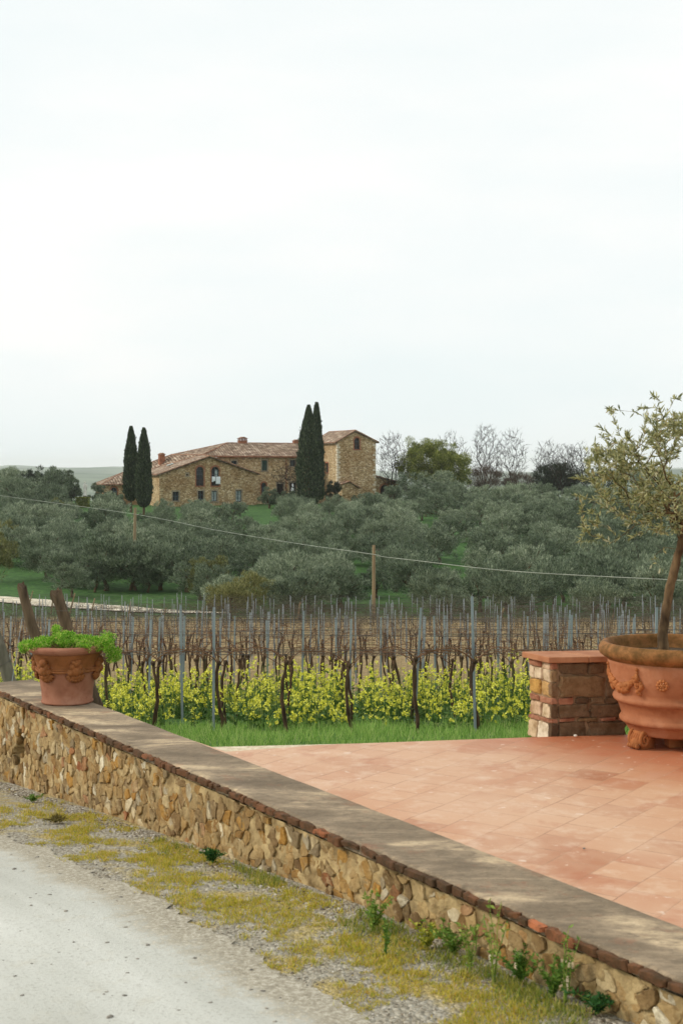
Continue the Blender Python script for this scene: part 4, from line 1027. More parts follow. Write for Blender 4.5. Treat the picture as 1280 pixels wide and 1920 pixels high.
for r, Y0 in enumerate(rows):
    lst = []; x = -.262*Y0-3+rg.uniform(0, 3)
    while x < .262*Y0+3:
        y = Y0+rg.uniform(-1.6, 1.6); xx_ = x+rg.uniform(-1.3, 1.3); pxx = 640+xx_*FP/y; z = hgt(xx_, y); pyy = HOR+(CAMZ-z)*FP/y; x += 4.5+.016*(Y0-93)
        s = (.80+.0019*(y-93))*rg.uniform(.78, 1.18)
        if y < 101 and pxx < 345: continue
        if pxx < 330 and y < 106+(330-max(pxx, 0))*.0: 
            if not (pxx > 85 and y > 101): continue
        if pxx < 80 and y < 118: continue
        if any(abs(pxx-a)/c_ < 1 and abs(pyy-b)/d_ < 1.2 for a, b, c_, d_ in gaps): continue
        if 225 < pxx < 790 and y > 190: continue
        if pxx > 760 and y > 205: continue
        if pxx < 150 and y > 190: s *= 1.3
        if y < 120 and abs(pxx-253) < 34: s = min(s, .55)
        if y < 91 and abs(pxx-700) < 46: continue
        if y < 104 and abs(pxx-700) < 40: s = min(s, .6)
        lim = float(np.interp(pxx, [0, 100, 118, 176, 184, 222, 232, 296, 306, 470, 490, 560, 566, 608, 616, 745, 790, 1300], [886, 888, 944, 944, 930, 932, 966, 966, 940, 940, 928, 928, 950, 950, 934, 930, 908, 906]))
        smax = (CAMZ-(lim-HOR)*y/FP-z)/3.75
        if smax < .42: continue
        s = min(s, smax*1.03)
        lst.append((xx_, y, z, s, pxx))
    lst.sort(key=lambda q: q[4]); vis = [q for q in lst if -20 < q[4] < 1300]
    for k, (x_, y, z, s, pxx) in enumerate(lst):
        if not (-45 < pxx < 1325): continue
        n = sum(1 for q in lst if -45 < q[4] <= pxx and q is not lst[k])+1
        yel = (r < 2 and 370 < pxx < 480) or rg.random() < .012 or (pxx < 30 and y < 130)
        lab = f'{"yellowish" if yel else "silvery"} olive tree, {ordn(r+1)} grove row above the vineyard, {ordn(n)} from the left'
        t = thing('olive_tree', lab, 'olive tree', (x_, y, z), rg.uniform(0, 6.28), 'olive trees of the grove')
        t.scale = (s*rg.uniform(.92, 1.12), s*rg.uniform(.92, 1.12), s*rg.uniform(.88, 1.12)); v = rg.choice(ov[:8])
        mk('trunk', v[0], t); mk('crown', v[2] if yel else v[1], t); cnt_tot += 1
print('olives', cnt_tot)
# the row of rounder olives standing free on the grass at the left
for i, (x, yb, s, yel) in enumerate(((20, 1062, 1.0, 0), (58, 1060, .95, 0), (118, 1102, .88, 0), (200, 1108, 1.15, 0), (300, 1106, 1.05, 0), (392, 1126, .8, 1), (-12, 1092, 1.0, 1), (158, 1100, .9, 0), (250, 1107, 1.05, 0), (348, 1110, 1.0, 0))):
    Y = 130.0
    for _ in range(50): Y = .5*Y+.5*FP*(CAMZ-hgt((x-640)*Y/FP, Y))/(yb-HOR)
    Y = min(max(Y, 95), 135) ; X = (x-640)*Y/FP
    t = thing('olive_tree', ['round olive tree farthest left with trunk on the green field', 'olive tree with dark bare lower limbs on the green field edge', 'small round olive tree with trunk standing at the field edge', 'broad round olive tree, largest along the grass at left',
               'round olive tree above the vine stakes, third along the grass', 'small yellowish olive bush leaning at the end of the grass', 'yellowish olive tree half cut by the left photo edge', 'olive tree squeezed between the small round one and the broad one', 'olive tree next right of the broadest one above the vine stakes', 'olive tree with dark trunk just left of the yellowish leaning bush'][i], 'olive tree', (X, Y, hgt(X, Y)), i*1.3, 'olive trees of the grove')
    t.scale = (s, s, s); v = ov[i % 8]; mk('trunk', v[0], t); mk('crown', v[2] if yel else v[1], t)

# ---------------------------------------------------------------- cypresses
m_cyp = leafmat('cypress_mat', [(0, lin((34, 44, 32))), (.5, lin((58, 72, 50))), (.85, lin((86, 102, 72))), (1, lin((116, 126, 94)))], .05, .05, .8)
def cypress(x, ytop, ybase, wpx, Y, lab, seed, trunk=.7, prof=None):
    rs = np.random.RandomState(seed); b = px(x, ybase, Y); top_ = px(x, ytop, Y); H = top_.z-b.z; Rm = wpx/2*Y/FP
    gz = hgt(b.x, Y); t = thing('cypress_tree', lab, 'cypress', (b.x, Y, gz), 0, 'cypresses in front of the farmhouse'); off = b.z-gz
    n = 17000; u = rs.uniform(0, 1, n)**.85; w = rs.uniform(0, 6.283, n)
    pr = np.interp(u, [0, .04, .12, .3, .5, .7, .85, .95, 1], prof or [.35, .68, .92, 1, .88, .66, .40, .18, .03])
    lump = np.array([1+.2*noise.noise(Vector((math.cos(a)*1.6, math.sin(a)*1.6, q*9+seed)))+.2*noise.noise(Vector((math.cos(a)*4, math.sin(a)*4, q*26+seed))) for a, q in zip(w, u)])
    rr = Rm*pr*lump*rs.uniform(.78, 1.0, n)*np.where(rs.rand(n) < .05, 1.2, 1)
    P = np.stack([rr*np.cos(w), rr*np.sin(w), off+u*H], 1); D = unit(np.stack([np.cos(w)*.35, np.sin(w)*.35, np.ones(n)], 1)+rs.normal(0, .16, (n, 3)))
    V, F = leafquads(P, D, rs.uniform(.22, .46, n), rs.uniform(.10, .18, n), rs, .2); mk('crown', npmesh('crown', V, F, m_cyp), t)
    mb = MB(); mb.tube([(0, 0, -.3), (0, 0, off+.2*H), (0, 0, off+.8*H)], [.17, .14, .04], 8); mb.obj('trunk', m_bark, t)
cypress(246, 803, 940, 28, 190, 'dark cypress, left one of the pair beside the low left wing', 1)
cypress(270, 806, 952, 28, 185, 'dark cypress with bare trunk showing, right one of the left pair', 2, prof=[.3, .7, .95, 1, .9, .7, .43, .2, .03])
cypress(578.5, 763, 948, 45, 192, 'tallest and broadest dark cypress in front of the middle wing', 3, prof=[.6, .85, .97, 1, .9, .68, .40, .17, .02])
cypress(593.5, 758, 938, 27, 196, 'slender dark cypress leaning out behind the broadest one', 4, prof=[.8, .95, 1, 1, .86, .62, .42, .22, .05])

# ---------------------------------------------------------------- skyline trees and shrubs
def pxh(x, y, Y): return px(x, y, Y)
m_twig = simple('twig_mat', lin((34, 29, 25)), lin((58, 50, 44)), 2, .95, 0)
def baretree(x0, x1, ytop, ybase, Y, lab, seed, n=420, r0=.18, zfrac=.25, dens=1, ivy=0, name='bare_tree'):
    rg = random.Random(seed); a = px(x0, ytop, Y); c = px(x1, ybase, Y); gz = hgt((a.x+c.x)/2, Y); X = (a.x+c.x)/2
    t = thing(name, lab, 'bare tree', (X, Y, gz)); W_ = (c.x-a.x)/2; H = a.z-gz; zc = H*(zfrac+(1-zfrac)*.5)
    targ = ellpts(n, (0, 0, zc), (W_, W_*.8, H*(1-zfrac)*.5), rg, .1)
    nodes, par, rad = grow(targ, [Vector((0, 0, -.3)), Vector((rg.gauss(0, .1), 0, H*zfrac*.5)), Vector((rg.gauss(0, .15), 0, H*zfrac*.9))], rg, r0, .024, .5, 0, 2.0, .45, .035)
    tk = MB(); tk.tube(nodes[:3], [r0*1.2, r0, r0*.9], 8); tk.obj('trunk', m_bark_grey, t)
    br = MB(); skel(br, nodes, par, rad, 3, 5, 3, .04)
    tips = set(range(3, len(nodes)))-set(par)
    for i in tips:
        for _ in range(4):
            d = (nodes[i]-nodes[par[i]]).normalized(); e_ = nodes[i]+(d+Vector((rg.gauss(0, .5), rg.gauss(0, .5), rg.gauss(.35, .3))))*rg.uniform(.3, .7); br.tube([nodes[i], e_], [.018, .011], 3, False)
    br.obj('branches', m_twig, t)
    if ivy:
        rs = np.random.RandomState(seed); P = []
        for _ in range(ivy):
            i = rg.randrange(3, len(nodes)); q = nodes[par[i]].lerp(nodes[i], rg.random())
            if q.z > H*.68: continue
            P.append(tuple(q+Vector((rg.gauss(0, .15), rg.gauss(0, .15), rg.gauss(0, .2)))))
        P = np.array(P); V, F = leafquads(P, unit(rs.normal(size=P.shape)), rs.uniform(.12, .26, len(P)), rs.uniform(.07, .13, len(P)), rs, .2); mk('ivy', npmesh('ivy', V, F, m_dark), t)
    return t
baretree(702, 768, 814, 925, 214, 'bare winter tree just right of the stone tower', 1, 380, .16)
baretree(800, 885, 812, 920, 232, 'bare tree tips rising behind the round green tree', 2, 300, .15)
baretree(882, 938, 797, 925, 222, 'tallest bare tree on the skyline right of the round green tree', 3, 430, .18, .2)
baretree(928, 988, 806, 925, 224, 'bare tree with thin crown, right neighbour of the tallest one', 4, 360, .15, .22)
baretree(1000, 1048, 826, 925, 220, 'bare ivy clad tree, left one of the dark clump', 5, 330, .16, .15, ivy=1500)
baretree(1030, 1082, 832, 925, 216, 'bare ivy clad tree in the middle of the dark clump', 6, 330, .16, .15, ivy=1700)
baretree(1062, 1108, 830, 925, 222, 'bare ivy clad tree, right one of the dark clump', 7, 320, .16, .15, ivy=900)
baretree(512, 594, 868, 945, 203, 'leafless climber tree spreading its pale branches over the middle wing', 8, 300, .12, .3)
def bush(x, ytop, ybase, wpx, Y, lab, seed, mat, ncl=60, nl=90, cat='tree', name='round_tree', ll=(.2, .4), lw=(.045, .10), grp=None, upb=.3, low=.9):
    nl = int(nl*1.7)
    rs = np.random.RandomState(seed); rg = random.Random(seed); a = px(x, ytop, Y); b = px(x, ybase, Y); gz = hgt(a.x, Y); H = a.z-b.z; W_ = wpx/2*Y/FP
    (V, F), cs = crown(rs, rg, ncl, nl, (W_*.98, W_*.85, H*.5*.95), ll, lw, low, upb, seed*1.3); zc = (a.z+b.z)/2-gz
    t = thing(name, lab, cat, (a.x, Y, gz), 0, grp); mk('crown', npmesh('crown', V+np.array((0, 0, zc)), F, mat), t)
    mb = MB(); k = Vector((0, 0, max(.3, zc-H*.3)))
    mb.tube([(0, 0, -.3), k*.6, k], [.2, .16, .13], 7)
    for c in cs[:14]: mb.tube([k, k.lerp(Vector((c[0], c[1], c[2]+zc)), .55)+Vector((0, 0, -.08)), Vector((c[0], c[1], c[2]+zc))], [.08, .05, .02], 4, False)
    mb.obj('trunk', m_bark, t)
m_round = leafmat('round_tree_mat', [(0, lin((66, 78, 32))), (.35, lin((104, 116, 50))), (.7, lin((144, 152, 74))), (.9, lin((174, 178, 98))), (1, lin((196, 194, 124)))], .0, .2)
bush(800, 818, 915, 100, 214, 'large round yellow green leafy tree on the skyline right of the tower', 31, m_round, 190, 130, low=.9)
bush(845, 838, 925, 84, 212, 'lower yellow green leafy tree leaning against the large round one', 32, m_round, 110, 120)
bush(770, 885, 935, 60, 205, 'grey green shrub in front of the large round tree', 33, m_olive, 36, 80, 'shrub', 'shrub')
bush(825, 882, 935, 90, 206, 'broad grey olive shrub below the large round tree', 34, m_olive, 50, 80, 'shrub', 'shrub')
bush(1045, 868, 930, 90, 219, 'dark ivy thicket around the bare trunks on the right', 35, m_dark, 110, 100, 'thicket', 'thicket')
m_brush = leafmat('brushwood_mat', [(0, lin((58, 48, 42))), (.6, lin((92, 76, 66))), (1, lin((122, 104, 88)))], .1, .1)
bush(912, 872, 930, 84, 218, 'brown brushwood thicket at the feet of the tallest bare tree', 36, m_brush, 60, 60, 'thicket', 'thicket', (.4, .9), (.02, .04), None, 1.2)
bush(972, 885, 930, 64, 220, 'brown brushwood thicket between the bare trees and the dark clump', 37, m_brush, 44, 60, 'thicket', 'thicket', (.4, .9), (.02, .04), None, 1.2)
bush(1130, 880, 935, 90, 214, 'dark leafy tree behind the potted olive crown', 38, m_dark, 50, 80)
bush(1210, 868, 935, 110, 214, 'grey green tree on the skyline at the right edge', 39, m_olive, 60, 80)
bush(18, 882, 945, 66, 214, 'grey green tree on the left skyline, first from the left', 40, m_olive, 90, 80)
bush(62, 878, 945, 56, 212, 'dark grey green tree on the left skyline, second from the left', 41, m_dark, 110, 80)
bush(108, 882, 945, 62, 213, 'grey green tree on the left skyline, third from the left', 42, m_olive, 90, 80)
bush(134, 886, 945, 38, 210, 'small grey green tree on the left skyline beside the white statue', 43, m_olive, 70, 70)
bush(187, 905, 950, 36, 204, 'grey green shrub between statue and low left wing', 44, m_olive, 30, 70, 'shrub', 'shrub')
bush(200, 922, 955, 50, 196, 'grey green shrub below the arched window of the low wing', 45, m_olive, 30, 70, 'shrub', 'shrub')
bush(222, 926, 955, 30, 192, 'small olive shrub at the foot of the left cypress', 46, m_olive, 26, 70, 'shrub', 'shrub')
bush(625, 897, 950, 34, 200, 'small dark olive tree between slender cypress and tower foot', 47, m_dark, 34, 70)
bush(505, 918, 950, 40, 198, 'rounded olive shrub in front of the gable right corner', 48, m_olive, 34, 70, 'shrub', 'shrub')
bush(540, 925, 952, 46, 196, 'olive shrub below the closed parasol', 49, m_olive, 34, 70, 'shrub', 'shrub')
bush(685, 925, 955, 52, 200, 'olive shrub at the foot of the stone tower', 50, m_olive, 34, 70, 'shrub', 'shrub')
bush(735, 908, 950, 44, 204, 'olive shrub in front of the low arched annex', 51, m_olive, 34, 70, 'shrub', 'shrub')
# low clipped hedge with statue
p = px(156, 947, 200); mb = MB(); hedge = thing('hedge', 'clipped box hedge with yellow green top left of the farmhouse', 'hedge', (p.x, 200, hgt(p.x, 200)))
rs = np.random.RandomState(9); n = 9000; w_ = .95; z1 = px(0, 933, 200).z-hgt(p.x, 200)
P = rs.uniform(-1, 1, (n, 3))*np.array((w_, .8, 1)); P[:, 2] = (P[:, 2]+1)/2*z1; sel = rs.rand(n) < .45; P[sel, 2] = z1
V, F = leafquads(P, unit(rs.normal(size=(n, 3))+np.array((0, 0, .6))), rs.uniform(.06, .13, n), rs.uniform(.05, .09, n), rs, .2); mk('leaves', npmesh('leaves', V, F, m_round), hedge)
p = px(160, 930, 203); gz = hgt(p.x, 203); m_marble = simple('white_stone_mat', lin((206, 202, 190)), lin((232, 230, 222)), 2, .8, .2)
m_stn_ = simple('pedestal_mat', lin((120, 116, 104)), lin((156, 152, 138)), 2, .9, .3)
st = thing('garden_statue', 'small white standing statue on a pedestal behind the clipped hedge', 'statue', (p.x, 203, gz)); zt = px(0, 903, 203).z-gz; zb = px(0, 930, 203).z-gz
mb = MB(); mb.box(-.24, .24, -.24, .24, -.2, zb-.1); mb.box(-.29, .29, -.29, .29, zb-.1, zb); mb.obj('pedestal', m_stn_, st)
mb = MB(); h_ = zt-zb
mb.lathe([(.30, zb), (.30, zb+.05*h_), (.24, zb+.1*h_), (.2, zb+.45*h_), (.17, zb+.58*h_), (.22, zb+.75*h_), (.2, zb+.82*h_), (.07, zb+.855*h_), (.07, zb+.87*h_)], 14); mb.ball((0, 0, zb+.935*h_), .11, (1, 1, 1.25), 10, 8)
mb.tube([(-.21, 0, zb+.79*h_), (-.28, -.04, zb+.6*h_), (-.12, -.2, zb+.5*h_)], [.07, .06, .045], 7); mb.tube([(.21, 0, zb+.79*h_), (.29, -.02, zb+.62*h_), (.22, -.1, zb+.44*h_)], [.07, .06, .045], 7)
mb.obj('figure', m_marble, st, True)

# ================================================================ FARMHOUSE
HO = Vector((-.65, 210, -3.6)); HA = math.atan2(.407, .914)
house = thing('farmhouse', 'long rambling stone farmhouse with tiled roofs and a square tower on the hilltop', 'farmhouse', HO, HA)
def zz(z): return z+3.6            # world height to house height
def stonewall(name, a, b, c_, d_):
    g = G(name); v = g.coord('Object'); mp_ = g.n('Mapping'); mp_.inputs['Scale'].default_value = (1, 1, 1.7); g.l(v, mp_.inputs[0])
    wn = g.n('TexNoise'); wn.inputs['Scale'].default_value = 3; g.l(mp_.outputs[0], wn.inputs['Vector'])
    wa = g.n('VectorMath', operation='SCALE'); wa.inputs['Scale'].default_value = .22; g.l(wn.outputs['Color'], wa.inputs[0]); wb = g.n('VectorMath', operation='ADD'); g.l(mp_.outputs[0], wb.inputs[0]); g.l(wa.outputs[0], wb.inputs[1])
    vo = g.n('TexVoronoi'); vo.inputs['Scale'].default_value = 3.9; g.l(wb.outputs[0], vo.inputs['Vector'])
    v2 = g.n('TexVoronoi'); v2.feature = 'DISTANCE_TO_EDGE'; v2.inputs['Scale'].default_value = 3.9; g.l(wb.outputs[0], v2.inputs['Vector'])
    sx = g.n('SeparateColor'); g.l(vo.outputs['Color'], sx.inputs[0])
    c = g.ramp(sx.outputs[0], [(0, a), (.3, b), (.65, c_), (.9, d_), (1, lin((120, 98, 66)))])
    c = g.mix(g.fr(v2.outputs['Distance'], .02, .09, (.8,)*3, (0, 0, 0)), c, lin((120, 98, 66)))
    n1 = g.noise(v, .35, 5, .65); c = g.mix(g.fr(n1, .42, .65, (0, 0, 0), (.6,)*3), c, g.mix(1, c, lin((190, 160, 120)), 'MULTIPLY'))
    g.col(c, .95); g.bump(v2.outputs['Distance'], .8, .08); return g.m
m_house = stonewall('farmhouse_stone_mat', lin((150, 126, 92)), lin((182, 156, 116)), lin((204, 180, 140)), lin((224, 206, 172)))
def roofmat():
    g = G('roof_tile_mat'); uv = g.n('UVMap'); sx = g.n('SeparateXYZ'); g.l(uv.outputs[0], sx.inputs[0])
    v = g.coord('Object'); wave = g.math('SINE', g.math('MULTIPLY', sx.outputs[0], 2*math.pi/.42)); row = g.math('SINE', g.math('MULTIPLY', sx.outputs[1], 2*math.pi/.5))
    vo = g.n('TexVoronoi'); vo.inputs['Scale'].default_value = 2.6; g.l(v, vo.inputs['Vector']); sc = g.n('SeparateColor'); g.l(vo.outputs['Color'], sc.inputs[0])
    c = g.ramp(sc.outputs[0], [(0, lin((110, 92, 76))), (.3, lin((140, 118, 98))), (.6, lin((162, 140, 118))), (.85, lin((188, 168, 146))), (1, lin((212, 194, 172)))])
    n1 = g.noise(v, .6, 5, .7); c = g.mix(g.fr(n1, .5, .68, (0, 0, 0), (.55,)*3), c, lin((118, 96, 78)))
    c = g.mix(g.fr(wave, -1, .1, (.5,)*3, (0, 0, 0)), c, lin((70, 48, 36)))
    g.col(c, .9); g.bump(g.math('ADD', wave, g.math('MULTIPLY', row, .3)), .8, .06); return g.m
m_roof = roofmat()
m_pane = simple('house_glass_mat', lin((28, 32, 36)), lin((46, 54, 58)), 1, .15, 0)
m_void = simple('house_dark_room_mat', lin((22, 18, 16)), lin((34, 28, 24)), 1, .9, 0)
m_bluef = simple('window_frame_mat', lin((74, 96, 104)), lin((96, 118, 124)), 2, .6, .1)
m_green = simple('green_shutter_mat', lin((36, 62, 54)), lin((52, 80, 70)), 2, .6, .1)
m_surr = simple('brick_surround_mat', lin((132, 84, 62)), lin((164, 112, 84)), 3, .9, .4, 12, .02)
m_stn = simple('stone_surround_mat', lin((128, 118, 100)), lin((164, 152, 130)), 2, .9, .4, 12, .02)
m_dkf = simple('dark_frame_mat', lin((66, 74, 78)), lin((86, 94, 96)), 2, .6, .1)
m_rail = simple('railing_mat', lin((64, 52, 48)), lin((88, 74, 68)), 2, .6, .1)
m_curt = simple('curtain_mat', lin((150, 166, 166)), lin((186, 200, 198)), 2, .8, .1)
def prism(pts2, axis, a0, a1, M=None):
    """outline pts2 in the (u or v, z) plane, extruded along the other axis from a0 to a1"""
    mb = MB(); n = len(pts2)
    f = (lambda p, a: (p[0], a, p[1])) if axis == 'v' else (lambda p, a: (a, p[0], p[1]))
    mb.add([f(p, a0) for p in pts2]+[f(p, a1) for p in pts2], [tuple(range(n)), tuple(reversed(range(n, 2*n)))]+[(i, n+i, n+(i+1) % n, (i+1) % n) for i in range(n)])
    me = mb.mesh('tmp', None); bm = bmesh.new(); bm.from_mesh(me); bmesh.ops.recalc_face_normals(bm, faces=bm.faces); bm.to_mesh(me); bm.free(); return me
def archpts(u, z0, w, h, arch):
    if not arch: return [(u-w/2, z0), (u+w/2, z0), (u+w/2, z0+h), (u-w/2, z0+h)]
    return [(u-w/2, z0), (u+w/2, z0)]+[(u+w/2*math.cos(t), z0+h-w/2+w/2*math.sin(t)) for t in [math.pi*k/10 for k in range(11)]]
def wallblock(outline, axis, a0, a1, wins, name='wall'):
    """one block of wall with real window recesses cut into its faces"""
    o = mk(name, prism(outline, axis, a0, a1), house); o.data.materials.append(m_house)
    cm = bmesh.new()
    for wi in wins:
        tmp = prism(archpts(wi['u'], wi['z'], wi['w'], wi['h'], wi.get('arch')), wi['ax'], wi['face']-.3, wi['face']+.45)
        cm.from_mesh(tmp)
    if wins:
        bmesh.ops.recalc_face_normals(cm, faces=cm.faces)
        me = bpy.data.meshes.new('cut'); cm.to_mesh(me); co = bpy.data.objects.new('cut', me); COL.objects.link(co); co.parent = house
        md = o.modifiers.new('c', 'BOOLEAN'); md.operation = 'DIFFERENCE'; md.object = co; md.solver = 'EXACT'
        bpy.context.view_layer.update(); dg = bpy.context.evaluated_depsgraph_get(); nm = bpy.data.meshes.new_from_object(o.evaluated_get(dg)); o.modifiers.clear(); o.data = nm; bpy.data.objects.remove(co)
        if not nm.materials: nm.materials.append(m_house)
    cm.free()
    for wi in wins: window(wi)
    return o
def window(wi):
    u, z, w, h, f = wi['u'], wi['z'], wi['w'], wi['h'], wi['face']; ax = wi['ax']; arch = wi.get('arch'); style = wi.get('style', 'glass')
    def place(mb, nm, mat, par):
        if ax == 'u': mb.v = [(y, x, zc) for x, y, zc in mb.v]
        return mb.obj(nm, mat, par)
    mb = MB(); pts = archpts(u, z+.01, w-.02, h-.02, arch); n = len(pts)
    mb.add([(p[0], f+.36, p[1]) for p in pts]+[(p[0], f+.40, p[1]) for p in pts], [tuple(range(n)), tuple(reversed(range(n, 2*n)))]+[(i, n+i, n+(i+1) % n, (i+1) % n) for i in range(n)])
    win = place(mb, 'window', m_void if style in ('void', 'door') else m_pane, house)
    mb = MB(); fw = .07; ff = f+.27
    if style != 'void':
        mb.box(u-w/2+.005, u-w/2+fw, ff, ff+.07, z+.01, z+h-(w/2 if arch else .01)); mb.box(u+w/2-fw, u+w/2-.005, ff, ff+.07, z+.01, z+h-(w/2 if arch else .01)); mb.box(u-.035, u+.035, ff+.002, ff+.068, z+.012, z+h-.02)
        k = max(2, int(h/.55))
        for i in range(1, k): mb.box(u-w/2+fw, u-.036, ff+.01, ff+.06, z+h*i/k-.02, z+h*i/k+.02); mb.box(u+.036, u+w/2-fw, ff+.01, ff+.06, z+h*i/k-.02, z+h*i/k+.02)
        if arch: mb.tube([(u+(w/2-.04)*math.cos(t), ff+.035, z+h-w/2+(w/2-.04)*math.sin(t)) for t in [math.pi*q/10 for q in range(11)]], .035, 4)
        place(mb, 'frame', {'shutter': m_green}.get(style, m_dkf if style == 'balcony' else m_bluef), win)
    if style == 'shutter':
        for sg_ in (-1, 1):
            mb = MB(); x0 = u+sg_*w*.27; mb.box(x0-w*.21, x0+w*.21, f+.10, f+.15, z+.03, z+h-.03)
            for i in range(12): mb.box(x0-w*.18, x0+w*.18, f+.085, f+.099, z+.08+i*(h-.16)/12, z+.08+(i+.55)*(h-.16)/12)
            place(mb, 'shutter', m_green, win)
    if wi.get('curt'): mb = MB(); mb.box(u, u+w*.36, f+.345, f+.355, z+h*.5, z+h*.84); place(mb, 'curtain', m_curt, win)
    if style == 'blue':
        mb = MB(); mb.box(u-w*.42, u-w*.06, f+.345, f+.355, z+.1, z+h-.1); mb.box(u+w*.06, u+w*.42, f+.345, f+.355, z+.1, z+h-.1); place(mb, 'curtain', m_curt, win)
    if style in ('balcony',):
        mb = MB(); mb.box(u-w/2, u+w/2, f+.02, f+.06, z+.95, z+1.0); mb.box(u-w/2, u+w/2, f+.02, f+.06, z+.06, z+.10)
        for i in range(11): xx = u-w/2+.04+(w-.08)*i/10; mb.box(xx-.012, xx+.012, f+.028, f+.052, z+.1, z+.95)
        place(mb, 'railing', m_rail, win)
    # surround and sill
    mb = MB(); sw = .16; q = f-.025
    if arch:
        R0, R1 = w/2+.004, w/2+sw+.1
        for i in range(13):
            t0 = math.pi*i/13+.02; t1 = math.pi*(i+1)/13-.02; zc = z+h-w/2
            a = [(u+R0*math.cos(t0), zc+R0*math.sin(t0)), (u+R1*math.cos(t0), zc+R1*math.sin(t0)), (u+R1*math.cos(t1), zc+R1*math.sin(t1)), (u+R0*math.cos(t1), zc+R0*math.sin(t1))]
            mb.add([(p[0], q, p[1]) for p in a]+[(p[0], f+.05, p[1]) for p in a], [(0, 1, 2, 3), (7, 6, 5, 4), (0, 4, 5, 1), (1, 5, 6, 2), (2, 6, 7, 3), (3, 7, 4, 0)])
        hh = h-w/2; mm = m_surr
    else:
        mb.box(u-w/2-sw, u+w/2+sw, q, f+.05, z+h+.004, z+h+.22); hh = h; mm = m_surr if wi.get('brick') else m_stn
    mb.box(u-w/2-sw, u-w/2-.004, q+.003, f+.05, z, z+hh); mb.box(u+w/2+.004, u+w/2+sw, q+.003, f+.05, z, z+hh); mb.box(u-w/2-sw-.05, u+w/2+sw+.05, f-.1, f+.05, z-.14, z-.003)
    place(mb, 'surround', mm, win)
def hu(x, v, dv=0):               # house u of the point seen in column x on the plane v
    k = (x-640)/FP; X0, Y0 = HO.x-.407*v, HO.y+.914*v
    return (k*Y0-X0)/(.914-k*.407)
def hv(x, u):
    k = (x-640)/FP; X0, Y0 = HO.x+.914*u, HO.y+.407*u; return (k*Y0-X0)/(-.407-k*.914)
def hz(x, y, v):                  # house z of the point seen at x, y on the plane v
    u = hu(x, v); Y = HO.y+.914*v+.407*u; return CAMZ-(y-HOR)*Y/FP+3.6
def wspec(x0, x1, y0, y1, v, **k):
    u0, u1 = hu(x0, v), hu(x1, v); z1, z0 = hz((x0+x1)/2, y0, v), hz((x0+x1)/2, y1, v)
    d = dict(u=(u0+u1)/2, z=z0, w=u1-u0, h=z1-z0, face=v, ax='v'); d.update(k); return d
# tower
tw, td = 6.45, 9.5; ze = zz(6.18); za = zz(7.70); ua = 2.95
wallblock([(0, -1.2), (tw, -1.2), (tw, ze+.02), (ua, za-.12), (0, ze-.1)], 'v', 0, td,
          [wspec(664, 674, 821, 842.5, 0, arch=1, style='balcony'),
           dict(u=hv(612.3, 0), z=zz(px(612, 886, 213).z), w=1.15, h=1.45, face=0, ax='u', style='glass', brick=1)])
# middle wing
cz = zz(3.85)
wallblock([(6.5, -1.2), (15.4, -1.2), (15.4, cz-.15), (6.5, cz-.15)], 'u', -19.3, .02,
          [wspec(434, 444, 864, 874.5, 6.5), wspec(491, 501, 863, 882.5, 6.5, style='shutter'), wspec(544, 554.5, 862.5, 874, 6.5),
           wspec(490, 499, 905, 925, 6.5, arch=1, style='glass'), wspec(519, 532, 907, 928, 6.5, style='void'), wspec(543, 556, 905, 928, 6.5, style='void')])
# gabled block
bl, br_ = -27.2, -12.25; bz = zz(1.12)
wallblock([(bl, -1.4), (br_, -1.4), (br_, bz+.1), (-19.7, zz(3.62)), (bl, bz-.05)], 'v', 2, 6.45,
          [wspec(368, 382, 875, 911, 2, arch=1, style='balcony'), wspec(396.5, 411, 875, 911, 2, arch=1, style='balcony', curt=1),
           wspec(324, 335.5, 922, 939, 2, style='glass'), wspec(371.5, 382, 920.5, 943, 2, style='door'), wspec(397, 407.5, 920.5, 940, 2, style='blue'), wspec(442.5, 453, 919.5, 941, 2, style='blue'),
           wspec(349.5, 353, 888.5, 892, 2, style='void')])
wallblock([(bl, -1.4), (-19.35, -1.4), (-19.35, zz(3.6)), (bl, bz-.05)], 'v', 6.46, 16, [])
# low left wing, its front lit and plastered
wallblock([(-33.4, -1.4), (-27.22, -1.4), (-27.22, zz(-.5)), (-33.4, zz(-.5))], 'v', 10, 14.5, [wspec(208, 220, 914, 936, 10, arch=1, style='glass')])
